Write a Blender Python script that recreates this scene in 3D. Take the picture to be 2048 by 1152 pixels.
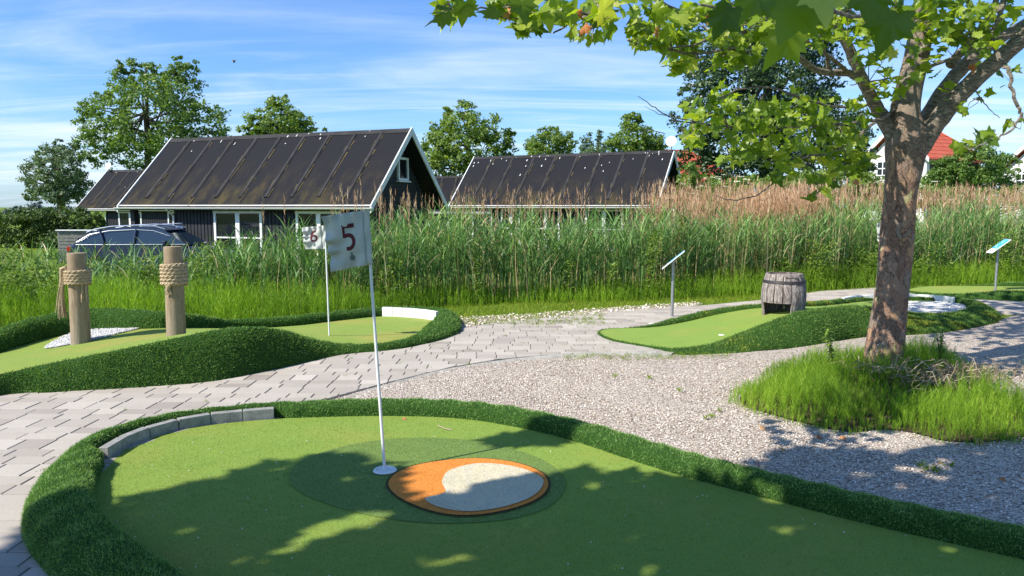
import bpy, bmesh, math, random
import numpy as np
from mathutils import Vector, Matrix
from mathutils.geometry import delaunay_2d_cdt
R = math.radians
random.seed(7); rs = np.random.RandomState(11)
for o in list(bpy.data.objects): bpy.data.objects.remove(o)
sc = bpy.context.scene; C = sc.collection
# ------------------------------------------------------------------ camera, world, sun
F = 1500.0; CH = 1.6; PITCH = math.atan(164/1500.0)
cd = bpy.data.cameras.new('camera'); cam = bpy.data.objects.new('camera', cd); C.objects.link(cam)
cam.location = (0, 0, CH); cam.rotation_euler = (math.pi/2-PITCH, 0, 0)
cd.sensor_width = 36; cd.lens = 36*F/2048; cd.clip_start = 0.05; cd.clip_end = 3000
sc.camera = cam
SUN_EL = R(45); SH = Vector((.86, .51, 0)).normalized()      # horizontal direction shadows fall
SUND = Vector((SH.x*math.cos(SUN_EL), SH.y*math.cos(SUN_EL), -math.sin(SUN_EL)))
w = bpy.data.worlds.new('World'); sc.world = w; w.use_nodes = True
nt = w.node_tree; nt.nodes.clear()
N = lambda t: nt.nodes.new(t)
out = N('ShaderNodeOutputWorld'); bg = N('ShaderNodeBackground'); sky = N('ShaderNodeTexSky')
sky.sky_type = 'NISHITA'; sky.sun_disc = False; sky.sun_elevation = SUN_EL
sky.sun_rotation = math.atan2(-SH.x, -SH.y); sky.air_density = 1.0; sky.dust_density = .6; sky.ozone_density = 2.5
tc = N('ShaderNodeTexCoord'); sep = N('ShaderNodeSeparateXYZ'); nt.links.new(tc.outputs['Generated'], sep.inputs[0])
def wm(op, a, b=None, clamp=False):
    m = N('ShaderNodeMath'); m.operation = op; m.use_clamp = clamp
    for i, v in enumerate((a, b)):
        if v is None: continue
        if isinstance(v, (int, float)): m.inputs[i].default_value = v
        else: nt.links.new(v, m.inputs[i])
    return m.outputs[0]
# high thin cloud: direction projected on a plane overhead
zz = wm('ADD', wm('MAXIMUM', sep.outputs[2], 0.0), .12)
cx = wm('DIVIDE', sep.outputs[0], zz); cy = wm('DIVIDE', sep.outputs[1], zz)
cmb = N('ShaderNodeCombineXYZ'); nt.links.new(cx, cmb.inputs[0]); nt.links.new(cy, cmb.inputs[1])
def cloud(rot, scl, scale, detail, lo, hi, dist=.6, loc=(0, 0, 0)):
    mp = N('ShaderNodeMapping'); mp.inputs['Rotation'].default_value = (0, 0, rot); mp.inputs['Scale'].default_value = scl; mp.inputs['Location'].default_value = loc
    nt.links.new(cmb.outputs[0], mp.inputs[0])
    n = N('ShaderNodeTexNoise'); n.inputs['Scale'].default_value = scale; n.inputs['Detail'].default_value = detail
    n.inputs['Roughness'].default_value = .58; n.inputs['Distortion'].default_value = dist
    nt.links.new(mp.outputs[0], n.inputs['Vector'])
    r = N('ShaderNodeMapRange'); r.interpolation_type = 'SMOOTHSTEP'
    r.inputs['From Min'].default_value = lo; r.inputs['From Max'].default_value = hi
    nt.links.new(n.outputs['Fac'], r.inputs['Value']); return r.outputs['Result']
c1 = cloud(R(8), (.5, 1.6, 1), .75, 9, .40, .80, .9, (3.1, 1.2, 0))
c2 = cloud(R(-12), (.35, 2.4, 1), 1.5, 8, .46, .85, 1.4, (.4, 5.2, 0))
band = N('ShaderNodeMapRange'); band.interpolation_type = 'SMOOTHSTEP'
band.inputs['From Min'].default_value = .30; band.inputs['From Max'].default_value = .09; nt.links.new(sep.outputs[2], band.inputs['Value'])
cl = wm('ADD', wm('MULTIPLY', c1, 1.15), wm('MULTIPLY', c2, .6), True)
cl = wm('MULTIPLY', cl, wm('ADD', wm('MULTIPLY', band.outputs['Result'], .9), .06), True)
hz = N('ShaderNodeMapRange'); hz.inputs['From Min'].default_value = .13; hz.inputs['From Max'].default_value = 0.0; hz.inputs['To Max'].default_value = .25
nt.links.new(sep.outputs[2], hz.inputs['Value'])
cl = wm('ADD', cl, hz.outputs['Result'], True)
tint = N('ShaderNodeMix'); tint.data_type = 'RGBA'; tint.blend_type = 'MULTIPLY'; tint.inputs[0].default_value = 1
tint.inputs[7].default_value = (.74, 1.06, 1.50, 1); nt.links.new(sky.outputs[0], tint.inputs[6])
mix = N('ShaderNodeMix'); mix.data_type = 'RGBA'
nt.links.new(cl, mix.inputs[0]); nt.links.new(tint.outputs[2], mix.inputs[6]); mix.inputs[7].default_value = (6.6, 7.6, 8.6, 1)
nt.links.new(mix.outputs[2], bg.inputs[0]); bg.inputs[1].default_value = .085
nt.links.new(bg.outputs[0], out.inputs[0])
sd = bpy.data.lights.new('sun', 'SUN'); so = bpy.data.objects.new('sun', sd); C.objects.link(so)
sd.energy = 4.9; sd.angle = R(.55); sd.color = (1, .93, .82); so.rotation_euler = SUND.to_track_quat('-Z', 'Y').to_euler(); so.location = (-20, -20, 30)
sc.view_settings.view_transform = 'Standard'; sc.view_settings.look = 'None'; sc.view_settings.exposure = .72; sc.view_settings.gamma = 1
sc.render.engine = 'CYCLES'
sc.cycles.max_bounces = 8; sc.cycles.transparent_max_bounces = 8
# ------------------------------------------------------------------ pixel of the photograph -> place in the world
cp, sp = math.cos(PITCH), math.sin(PITCH)
def ray(px, py):
    a, b = (px-1024)/F, (576-py)/F
    return Vector((a, b*sp+cp, b*cp-sp))
def G(px, py, z=0.0):
    r = ray(px, py); t = (z-CH)/r.z; return Vector((r.x*t, r.y*t, z))
def P(px, py, Y):
    r = ray(px, py); t = Y/r.y; return Vector((r.x*t, Y, CH+r.z*t))
def proj(X, Y, Z):
    y = Y*cp-(Z-CH)*sp; z = Y*sp+(Z-CH)*cp
    y = np.maximum(y, 1e-3) if isinstance(y, np.ndarray) else max(y, 1e-3)
    return 1024+F*X/y, 576-F*z/y
# ------------------------------------------------------------------ tagging
def tag(o, label=None, cat=None, group=None, kind=None):
    if label: o['label'] = label
    if cat: o['category'] = cat
    if group: o['group'] = group
    if kind: o['kind'] = kind
    return o
def thing(name, label, cat, loc=(0, 0, 0), rz=0, group=None, rot=None):
    o = bpy.data.objects.new(name, None); C.objects.link(o); o.location = loc
    o.rotation_euler = rot if rot else (0, 0, rz); o.empty_display_size = .2
    return tag(o, label, cat, group)
def mesh_np(name, V, F, mat, parent=None, rnd=None, smooth=False, midx=None):
    """V (n,3); F (m,k) array or list of such arrays"""
    V = np.asarray(V, dtype=np.float32); Fs = F if isinstance(F, list) else [F]
    Fs = [np.asarray(f, dtype=np.int32) for f in Fs if len(f)]
    me = bpy.data.meshes.new(name); me.vertices.add(len(V)); me.vertices.foreach_set('co', V.ravel())
    li = np.concatenate([f.ravel() for f in Fs]); tot = np.concatenate([np.full(len(f), f.shape[1], dtype=np.int32) for f in Fs])
    st = np.concatenate([[0], np.cumsum(tot)[:-1]]).astype(np.int32)
    me.loops.add(len(li)); me.loops.foreach_set('vertex_index', li)
    me.polygons.add(len(tot)); me.polygons.foreach_set('loop_start', st); me.polygons.foreach_set('loop_total', tot)
    if smooth: me.polygons.foreach_set('use_smooth', np.ones(len(tot), dtype=bool))
    if midx is not None: me.polygons.foreach_set('material_index', np.asarray(midx, dtype=np.int32))
    me.update(calc_edges=True)
    if rnd is not None:
        a = me.attributes.new('rnd', 'FLOAT', 'POINT'); a.data.foreach_set('value', np.asarray(rnd, dtype=np.float32))
    for m in (mat if isinstance(mat, (list, tuple)) else [mat]): me.materials.append(m)
    o = bpy.data.objects.new(name, me); C.objects.link(o)
    if parent: o.parent = parent
    return o
class MB:
    """collects simple shapes and links them as one mesh"""
    def __init__(s): s.v = []; s.f = []; s.r = []; s.m = []
    def add(s, vs, fs, rnd=None, mi=0):
        b = len(s.v); s.v += [tuple(v) for v in vs]; s.f += [tuple(i+b for i in f) for f in fs]
        s.r += [rnd if rnd is not None else random.random()]*len(vs); s.m += [mi]*len(fs); return s
    def box(s, c, size, M=None, rnd=None, mi=0, bev=0.0):
        x, y, z = [d/2 for d in size]; c = Vector(c)
        if bev <= 0:
            vs = [Vector((i*x, j*y, k*z)) for i in (-1, 1) for j in (-1, 1) for k in (-1, 1)]
            fs = [(0, 1, 3, 2), (4, 6, 7, 5), (0, 4, 5, 1), (2, 3, 7, 6), (0, 2, 6, 4), (1, 5, 7, 3)]
        else:
            bm = bmesh.new(); bmesh.ops.create_cube(bm, size=1, matrix=Matrix.Diagonal((size[0], size[1], size[2], 1)))
            bmesh.ops.bevel(bm, geom=bm.edges[:], offset=bev, segments=2, affect='EDGES', profile=.5)
            bm.verts.ensure_lookup_table(); vs = [v.co.copy() for v in bm.verts]; fs = [[q.index for q in f.verts] for f in bm.faces]; bm.free()
        if M is not None: vs = [M @ v for v in vs]
        return s.add([v+c for v in vs], fs, rnd, mi)
    def tube(s, pts, rad, n=8, rnd=None, mi=0, caps=True, wob=0.0):
        pts = [Vector(p) for p in pts]
        if not hasattr(rad, '__len__'): rad = [rad]*len(pts)
        vs = []; fs = []; up = Vector((0, 0, 1)); prev = None
        for i, p in enumerate(pts):
            d = (pts[min(i+1, len(pts)-1)]-pts[max(i-1, 0)]).normalized()
            if prev is None:
                a = d.cross(up); a = a if a.length > .05 else d.cross(Vector((1, 0, 0)))
            else: a = prev-d*prev.dot(d)
            a.normalize(); prev = a; b = d.cross(a)
            for k in range(n):
                t = 2*math.pi*k/n; q = rad[i]*(1+(random.uniform(-wob, wob) if wob else 0)); vs.append(p+a*math.cos(t)*q+b*math.sin(t)*q)
        for i in range(len(pts)-1):
            for k in range(n):
                fs.append((i*n+k, i*n+(k+1) % n, (i+1)*n+(k+1) % n, (i+1)*n+k))
        if caps: fs.append(tuple(range(n-1, -1, -1))); fs.append(tuple(range((len(pts)-1)*n, len(pts)*n)))
        return s.add(vs, fs, rnd, mi)
    def lathe(s, prof, n=32, c=(0, 0, 0), rnd=None, mi=0, a0=0.0, a1=2*math.pi):
        vs = []; fs = []; full = abs(a1-a0-2*math.pi) < 1e-6; cols = n if full else n+1
        for r, z in prof:
            for k in range(cols):
                t = a0+(a1-a0)*k/n; vs.append((c[0]+r*math.cos(t), c[1]+r*math.sin(t), c[2]+z))
        for i in range(len(prof)-1):
            for k in range(n): fs.append((i*cols+k, i*cols+(k+1) % cols, (i+1)*cols+(k+1) % cols, (i+1)*cols+k))
        return s.add(vs, fs, rnd, mi)
    def prism(s, poly, axis, a, b, rnd=None, mi=0):
        """poly of 2-D points extruded along an axis from a to b"""
        def mk(p, t): return {'x': (t, p[0], p[1]), 'y': (p[0], t, p[1]), 'z': (p[0], p[1], t)}[axis]
        n = len(poly); vs = [mk(p, a) for p in poly]+[mk(p, b) for p in poly]
        fs = [tuple(range(n)), tuple(range(2*n-1, n-1, -1))]+[(i, n+i, n+(i+1) % n, (i+1) % n) for i in range(n)]
        return s.add(vs, fs, rnd, mi)
    def build(s, name, mat, parent=None, smooth=False, fix=True):
        me = bpy.data.meshes.new(name); me.from_pydata(s.v, [], s.f)
        for m in (mat if isinstance(mat, (list, tuple)) else [mat]): me.materials.append(m)
        me.polygons.foreach_set('material_index', s.m)
        a = me.attributes.new('rnd', 'FLOAT', 'POINT'); a.data.foreach_set('value', s.r)
        if fix:
            bm = bmesh.new(); bm.from_mesh(me); bmesh.ops.recalc_face_normals(bm, faces=bm.faces[:]); bm.to_mesh(me); bm.free()
        if smooth:
            for p in me.polygons: p.use_smooth = True
            try: me.set_sharp_from_angle(angle=R(35))
            except Exception: pass
        o = bpy.data.objects.new(name, me); C.objects.link(o)
        if parent: o.parent = parent
        return o
def copy_tree(o, parent=None):
    c = o.copy(); C.objects.link(c)
    if parent: c.parent = parent
    for ch in list(o.children): copy_tree(ch, c)
    return c
# ------------------------------------------------------------------ materials
class Mat:
    def __init__(s, name, rough=.8, spec=.3):
        s.m = bpy.data.materials.new(name); s.m.use_nodes = True; s.t = s.m.node_tree
        s.b = s.t.nodes['Principled BSDF']; s.o = s.t.nodes['Material Output']
        s.b.inputs['Roughness'].default_value = rough; s.b.inputs['Specular IOR Level'].default_value = spec
    def n(s, t, **kw):
        q = s.t.nodes.new(t)
        for k, v in kw.items(): setattr(q, k, v)
        return q
    def l(s, a, b): s.t.links.new(a, b)
    def coord(s, scale=(1, 1, 1), rot=(0, 0, 0)):
        c = s.n('ShaderNodeTexCoord'); m = s.n('ShaderNodeMapping'); m.inputs['Scale'].default_value = scale; m.inputs['Rotation'].default_value = rot
        s.l(c.outputs['Object'], m.inputs[0]); return m.outputs[0]
    def noise(s, scale, detail=4, vec=None, rough=.6, dist=0):
        q = s.n('ShaderNodeTexNoise'); q.inputs['Scale'].default_value = scale; q.inputs['Detail'].default_value = detail
        q.inputs['Roughness'].default_value = rough; q.inputs['Distortion'].default_value = dist
        s.l(vec if vec is not None else s.coord(), q.inputs['Vector']); return q.outputs['Fac']
    def vor(s, scale, vec=None, feat='F1'):
        q = s.n('ShaderNodeTexVoronoi'); q.feature = feat; q.inputs['Scale'].default_value = scale
        s.l(vec if vec is not None else s.coord(), q.inputs['Vector']); return q
    def ramp(s, fac, stops, interp='LINEAR'):
        r = s.n('ShaderNodeValToRGB'); e = r.color_ramp.elements; r.color_ramp.interpolation = interp
        while len(e) < len(stops): e.new(.5)
        for i, (p, c) in enumerate(stops): e[i].position = p; e[i].color = (*c, 1) if len(c) == 3 else c
        s.l(fac, r.inputs[0]); return r.outputs[0]
    def rng(s, fac, a, b, c=0, d=1):
        r = s.n('ShaderNodeMapRange'); s.l(fac, r.inputs[0])
        for i, v in zip((1, 2, 3, 4), (a, b, c, d)): r.inputs[i].default_value = v
        return r.outputs[0]
    def mix(s, fac, a, b, mode='MIX'):
        q = s.n('ShaderNodeMix', data_type='RGBA', blend_type=mode)
        for i, v in ((0, fac), (6, a), (7, b)):
            if isinstance(v, (int, float)): q.inputs[i].default_value = v
            elif isinstance(v, tuple): q.inputs[i].default_value = (*v, 1)
            else: s.l(v, q.inputs[i])
        return q.outputs[2]
    def attr(s, name='rnd'):
        q = s.n('ShaderNodeAttribute'); q.attribute_name = name; return q.outputs['Fac']
    def col(s, c):
        if isinstance(c, tuple): s.b.inputs['Base Color'].default_value = (*c, 1)
        else: s.l(c, s.b.inputs['Base Color'])
        return s
    def bump(s, h, strength=.5, dist=.01):
        q = s.n('ShaderNodeBump'); q.inputs['Strength'].default_value = strength; q.inputs['Distance'].default_value = dist
        s.l(h, q.inputs['Height']); s.l(q.outputs[0], s.b.inputs['Normal']); return s
def simple(name, c, rough=.7, spec=.3, var=.12, scale=6, metal=0, bump=0, bscale=40):
    m = Mat(name, rough, spec); f = m.noise(scale, 5)
    m.col(m.ramp(f, [(.3, tuple(x*(1-var) for x in c)), (.7, tuple(min(1, x*(1+var)) for x in c))]))
    m.b.inputs['Metallic'].default_value = metal
    if bump: m.bump(m.noise(bscale, 4), bump, .01)
    return m.m
def leafmat(name, stops, trans=.35, tcol=None, rough=.5, spec=.35, patch=None):
    m = Mat(name, rough, spec); c = m.ramp(m.attr(), stops)
    if patch:
        pf = m.rng(m.noise(patch[0], 3), *(patch[2] if len(patch) > 2 else (.35, .65))); c = m.mix(pf, c, m.mix(1.0, c, patch[1], 'MULTIPLY'))
    m.col(c)
    if trans:
        t = m.n('ShaderNodeBsdfTranslucent'); tcc = m.mix(1.0, c, tcol or (1.6, 1.5, .5), 'MULTIPLY'); m.l(tcc, t.inputs[0])
        mx = m.n('ShaderNodeMixShader'); mx.inputs[0].default_value = trans
        m.l(m.b.outputs[0], mx.inputs[1]); m.l(t.outputs[0], mx.inputs[2]); m.l(mx.outputs[0], m.o.inputs[0])
    return m.m
M = {}
# putting turf: short, nappy, with worn ochre patches and sand specks
def turf_short(name, worn=.3, c=((.16, .245, .040), (.25, .36, .07))):
    m = Mat(name, .85, .15); big = m.noise(1.1, 4); fine = m.noise(160, 3); mid = m.noise(14, 4)
    a = m.ramp(fine, [(.25, tuple(x*.62 for x in c[0])), (.5, c[0]), (.75, c[1])])
    b = m.mix(m.rng(mid, .3, .7, 0, .5), a, m.mix(1.0, a, (1.25, 1.12, .8), 'MULTIPLY'))
    b = m.mix(m.rng(big, .48, .66, 0, worn), b, (.30, .25, .06)); b = m.mix(m.rng(m.noise(3.2, 6), .52, .7, 0, .35), b, m.mix(1.0, b, (.72, .8, .7), 'MULTIPLY'))
    sp_ = m.rng(m.noise(55, 1), .74, .78); b = m.mix(m.rng(sp_, 0, 1, 0, .45), b, (.3, .32, .12))
    m.col(b); m.bump(fine, .9, .006); m.b.inputs['Sheen Weight'].default_value = .25; m.b.inputs['Sheen Tint'].default_value = (.6, .9, .3, 1)
    return m.m
M['green'] = turf_short('putting_turf', .4)
M['green_worn'] = turf_short('putting_turf_worn', .75, ((.18, .245, .042), (.26, .36, .07)))
M['inlay'] = turf_short('inlay_turf', .1, ((.11, .18, .045), (.17, .26, .075)))
m = Mat('turf_backing', .9, .1); m.col(m.ramp(m.noise(60, 3), [(.3, (.018, .05, .01)), (.7, (.045, .11, .02))])); m.bump(m.noise(90, 3), 1, .02); M['turf_back'] = m.m
M['pile'] = leafmat('turf_pile', [(0, (.03, .08, .015)), (.35, (.07, .17, .03)), (.6, (.13, .26, .05)), (.85, (.22, .37, .09)), (1, (.42, .50, .22))], .3, rough=.55, spec=.3)
M['nap'] = leafmat('putting_nap', [(0, (.12, .19, .035)), (.5, (.20, .30, .05)), (.9, (.28, .39, .08)), (1, (.38, .42, .15))], .2, rough=.7, spec=.15, patch=(1.2, (1.25, 1.05, .9)))
M['pile_light'] = leafmat('turf_pile_light', [(0, (.045, .11, .025)), (.35, (.10, .23, .045)), (.6, (.19, .35, .08)), (.85, (.31, .48, .15)), (1, (.50, .58, .30))], .3, rough=.55, spec=.3)
for k_, c_ in (('orange_nap', (.72, .25, .05)), ('cream_nap', (.66, .60, .51)), ('brown_nap', (.07, .025, .02)), ('inlay_nap', (.14, .22, .055))): M[k_] = leafmat(k_, [(0, tuple(x*.6 for x in c_)), (.5, c_), (1, tuple(min(.9, x*1.2) for x in c_))], .15, (1, 1, 1), .8, .1, patch=(5, (.82, .80, .76)))
M['pile_moss'] = leafmat('turf_pile_mossy', [(0, (.04, .10, .018)), (.5, (.09, .19, .03)), (.85, (.16, .27, .05)), (1, (.36, .33, .06))], .2, rough=.6, patch=(1.3, (2.3, 1.35, .6), (.54, .64)))
m = Mat('paver', .9, .2)
a = m.ramp(m.attr(), [(0, (.31, .275, .245)), (.3, (.375, .34, .30)), (.65, (.42, .385, .34)), (1, (.48, .44, .39))])
a = m.mix(m.rng(m.noise(70, 3), .3, .75, 0, .5), a, m.mix(1.0, a, (.72, .70, .68), 'MULTIPLY'))
a = m.mix(m.rng(m.noise(2.2, 5), .45, .75, 0, .5), a, m.mix(1.0, a, (.78, .77, .72), 'MULTIPLY'))
a = m.mix(m.rng(m.noise(130, 1), .72, .76, 0, .5), a, (.62, .6, .56)); m.col(a); m.bump(m.noise(120, 4), .5, .004); M['paver'] = m.m
m = Mat('joint_sand', .95, .1); m.col(m.ramp(m.noise(30, 4), [(.35, (.12, .10, .08)), (.6, (.22, .19, .155)), (.8, (.10, .12, .04))])); M['joint'] = m.m
m = Mat('concrete', .9, .2); m.col(m.ramp(m.noise(9, 6), [(.3, (.25, .24, .21)), (.7, (.42, .40, .36))])); m.bump(m.noise(40, 6), .8, .01); M['concrete'] = m.m
m = Mat('edging_stone', .85, .2); m.col(m.ramp(m.noise(14, 6), [(.3, (.17, .175, .17)), (.7, (.33, .33, .31))])); m.bump(m.noise(60, 5), .5, .005); M['edging'] = m.m
m = Mat('white_stone', .85, .3); m.col(m.ramp(m.noise(14, 6), [(.3, (.62, .62, .6)), (.7, (.85, .85, .83))])); m.bump(m.noise(60, 5), .5, .005); M['edging_white'] = m.m
# gravel
m = Mat('gravel', .9, .25); vz = m.vor(84, m.mix(.03, m.coord(), m.n('ShaderNodeTexNoise').outputs['Color'])); sepc = m.n('ShaderNodeSeparateColor'); m.l(vz.outputs['Color'], sepc.inputs[0])
g = m.ramp(sepc.outputs[0], [(0, (.19, .15, .12)), (.16, (.38, .30, .245)), (.4, (.60, .50, .41)), (.65, (.71, .61, .51)), (.85, (.82, .74, .64)), (1, (.92, .87, .78))])
edge = m.rng(vz.outputs['Distance'], .34, .75, 1, .42)
g = m.mix(1.0, g, edge, 'MULTIPLY'); g = m.mix(m.rng(m.noise(1.6, 5), .45, .75, 0, .35), g, m.mix(1.0, g, (.72, .68, .62), 'MULTIPLY'))
m.col(g); m.bump(m.rng(vz.outputs['Distance'], 0, .6, 1, 0), 1, .012); M['gravel'] = m.m
M['stone'] = leafmat('gravel_stones', [(0, (.19, .15, .12)), (.2, (.40, .315, .25)), (.5, (.62, .52, .43)), (.8, (.77, .69, .59)), (1, (.92, .87, .79))], 0, rough=.8)
M['white_gravel'] = simple('white_gravel', (.56, .56, .55), .8, .3, .1, 90, bump=1, bscale=70)
m = Mat('lawn', .95, .1); g = m.ramp(m.noise(25, 5), [(.3, (.06, .11, .015)), (.55, (.12, .20, .025)), (.75, (.19, .25, .05))])
g = m.mix(m.rng(m.noise(.25, 4), .4, .7), g, m.mix(1.0, g, (1.2, 1.0, .8), 'MULTIPLY')); m.col(g); m.bump(m.noise(40, 4), 1, .03); M['lawn'] = m.m
M['soil'] = simple('soil', (.06, .05, .025), .95, .1, .4, 12)
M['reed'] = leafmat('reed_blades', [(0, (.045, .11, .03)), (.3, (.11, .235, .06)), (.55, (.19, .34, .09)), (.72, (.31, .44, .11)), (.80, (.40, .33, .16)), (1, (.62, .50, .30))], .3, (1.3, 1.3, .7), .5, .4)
M['plume'] = leafmat('reed_plumes', [(0, (.34, .20, .12)), (.5, (.56, .36, .22)), (1, (.74, .56, .38))], .35, (1.2, 1.1, .8), .8, .1)
M['horsetail'] = leafmat('horsetail', [(0, (.05, .10, .014)), (.35, (.14, .26, .022)), (.75, (.28, .45, .035)), (1, (.45, .54, .10))], .4, (1.3, 1.4, .4), .6, .2)
M['grass'] = leafmat('short_grass', [(0, (.10, .18, .012)), (.6, (.19, .30, .02)), (.9, (.28, .34, .03)), (1, (.42, .36, .10))], .35, (1.2, 1.2, .4), .6, .2)
M['weed'] = leafmat('weed_leaves', [(0, (.06, .12, .02)), (.5, (.13, .22, .03)), (1, (.24, .33, .05))], .3, (1.3, 1.3, .5), .5, .3)
M['dead'] = leafmat('dead_stalks', [(0, (.14, .10, .06)), (.6, (.30, .23, .14)), (1, (.50, .42, .30))], 0, rough=.8)
M['leaf_plane'] = leafmat('plane_leaf', [(0, (.07, .14, .014)), (.4, (.16, .26, .022)), (.75, (.26, .37, .035)), (.96, (.38, .47, .09)), (1, (.50, .54, .18))], .55, (1.7, 1.6, .4), .4, .5)
M['leaf_far'] = leafmat('leaf_far_green', [(0, (.06, .12, .03)), (.5, (.12, .21, .045)), (1, (.22, .32, .08))], .4, (1.5, 1.5, .5), .45, .4)
M['leaf_mid'] = leafmat('leaf_yellow_green', [(0, (.07, .13, .025)), (.5, (.15, .24, .045)), (1, (.26, .35, .08))], .4, (1.5, 1.5, .5), .45, .4)
M['leaf_dark'] = leafmat('leaf_dark_green', [(0, (.018, .042, .016)), (.5, (.045, .09, .03)), (.9, (.09, .15, .055)), (1, (.22, .28, .15))], .2, (1.4, 1.4, .6), .35, .5)
M['leaf_willow'] = leafmat('leaf_grey_green', [(0, (.06, .11, .045)), (.5, (.11, .18, .08)), (1, (.24, .31, .16))], .25, (1.4, 1.4, .7), .4, .4)
M['leaf_hedge'] = leafmat('leaf_hedge', [(0, (.03, .065, .016)), (.6, (.07, .125, .025)), (1, (.16, .22, .05))], .25, (1.4, 1.4, .5), .5, .3)
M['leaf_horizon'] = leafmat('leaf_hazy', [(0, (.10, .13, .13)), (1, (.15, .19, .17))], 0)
M['flower'] = leafmat('umbel_flowers', [(0, (.55, .55, .38)), (1, (.8, .8, .62))], 0, rough=.8)
M['bark_far'] = simple('bark_far', (.10, .085, .07), .9, .1, .3, 8)
M['dryleaf'] = leafmat('dry_leaf', [(0, (.32, .11, .04)), (.5, (.48, .19, .07)), (1, (.55, .33, .16))], .25, (1.3, 1.1, .8), .7, .2)
# plane bark: jigsaw plates of grey-brown, rust and cream
m = Mat('plane_bark', .85, .2); vc = m.coord((1, 1, .5)); warp = m.n('ShaderNodeTexNoise'); warp.inputs['Scale'].default_value = 7; warp.inputs['Detail'].default_value = 6; m.l(vc, warp.inputs['Vector'])
wv = m.mix(.30, vc, warp.outputs['Color']); v1 = m.vor(17, wv); s1 = m.n('ShaderNodeSeparateColor'); m.l(v1.outputs['Color'], s1.inputs[0])
plate = m.ramp(s1.outputs[0], [(0, (.25, .155, .11)), (.3, (.33, .205, .145)), (.55, (.38, .25, .18)), (.72, (.28, .22, .17)), (.84, (.43, .27, .16)), (.94, (.44, .40, .20))], 'CONSTANT')
fine = m.noise(38, 7, m.coord((1, 1, 2.2)), .7); plate = m.mix(m.rng(fine, .35, .7, 0, .75), plate, m.mix(1.0, plate, (.50, .47, .45), 'MULTIPLY'))
plate = m.mix(m.rng(m.noise(6, 5), .5, .72, 0, .5), plate, (.30, .25, .20))
ve = m.vor(17, wv, 'DISTANCE_TO_EDGE'); crack = m.rng(ve.outputs['Distance'], .0, .035)
plate = m.mix(crack, m.mix(1.0, plate, (.66, .6, .56), 'MULTIPLY'), plate)
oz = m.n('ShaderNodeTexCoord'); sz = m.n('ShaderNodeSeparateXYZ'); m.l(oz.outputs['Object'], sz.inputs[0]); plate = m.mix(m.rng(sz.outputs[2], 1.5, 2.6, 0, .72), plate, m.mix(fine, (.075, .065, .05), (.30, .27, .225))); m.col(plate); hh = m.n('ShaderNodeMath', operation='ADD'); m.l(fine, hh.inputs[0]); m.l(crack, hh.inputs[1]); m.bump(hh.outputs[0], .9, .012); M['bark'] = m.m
m = Mat('branch_bark', .85, .2); f = m.noise(22, 6, m.coord((1, 1, 3.2))); c = m.ramp(f, [(.32, (.06, .05, .037)), (.5, (.17, .145, .115)), (.72, (.34, .31, .26))]); m.col(c); m.bump(f, .8, .008); M['branch'] = m.m
m = Mat('post_wood', .85, .2); f = m.noise(10, 6, m.coord((6, 6, .6)), .65, 1.0); f2 = m.noise(3, 3, m.coord((1, 1, .35)))
c = m.ramp(f, [(.25, (.13, .088, .05)), (.5, (.29, .215, .135)), (.75, (.42, .335, .225))]); c = m.mix(m.rng(f2, .4, .7, 0, .6), c, (.27, .245, .22)); m.col(c); m.bump(f, .5, .006); M['post'] = m.m
m = Mat('rope', .95, .1); f = m.noise(60, 5); m.col(m.ramp(f, [(.3, (.26, .19, .11)), (.6, (.48, .38, .25)), (.8, (.62, .52, .36))])); m.bump(f, .9, .006); M['rope'] = m.m
m = Mat('barrel_wood', .8, .25); f = m.noise(14, 7, m.coord((5, 5, .8)), .7, .8); a = m.attr()
c = m.ramp(f, [(.30, (.04, .032, .03)), (.43, (.14, .115, .105)), (.54, (.28, .245, .23)), (.68, (.60, .55, .51))]); c = m.mix(m.rng(a, 0, 1, .0, .55), c, m.mix(1.0, c, (.55, .42, .42), 'MULTIPLY')); m.col(c); m.bump(f, .7, .006); M['barrel'] = m.m
M['hoop'] = simple('hoop_iron', (.045, .04, .042), .6, .4, .4, 20, metal=.4, bump=.3)
M['steel'] = simple('galvanised_steel', (.36, .37, .38), .45, .5, .15, 25, metal=.7)
M['white_paint'] = simple('white_paint', (.72, .73, .72), .5, .4, .06, 8)
M['white_trim'] = simple('white_trim', (.66, .67, .65), .6, .3, .12, 3)
M['black_wood'] = simple('black_boards', (.022, .024, .03), .7, .3, .35, 5, bump=.3, bscale=30)
m = Mat('roof_felt', .9, .15); f = m.noise(90, 3); b_ = m.noise(.8, 6, m.coord((1, 1, 1))); c = m.ramp(f, [(.3, (.009, .0095, .0125)), (.7, (.019, .0195, .024))])
ob = m.n('ShaderNodeTexCoord'); sx = m.n('ShaderNodeSeparateXYZ'); m.l(ob.outputs['Object'], sx.inputs[0])
low = m.rng(sx.outputs[2], 3.9, 2.2, 0, 1); a = m.attr('rnd')
md = m.n('ShaderNodeMath', operation='MULTIPLY'); m.l(low, md.inputs[0]); m.l(m.rng(b_, .35, .62, .15, 1), md.inputs[1])
ms = m.n('ShaderNodeMath', operation='MULTIPLY', use_clamp=True); m.l(md.outputs[0], ms.inputs[0]); m.l(m.rng(m.noise(2.6, 5, m.coord((1, .4, .4))), .42, .68, 0, 1.1), ms.inputs[1])
c = m.mix(ms.outputs[0], c, (.075, .06, .022)); m.col(c); m.bump(f, .3, .004); M['felt'] = m.m
M['batten'] = simple('roof_batten', (.024, .0235, .025), .8, .3, .5, 2)
M['moss'] = simple('moss_lichen', (.085, .068, .034), .9, .1, .4, 3)
M['lichen'] = simple('bird_lime', (.6, .6, .58), .9, .1, .1, 3)
m = Mat('window_glass', .05, .4); m.col((.012, .015, .018)); M['glass'] = m.m
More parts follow.
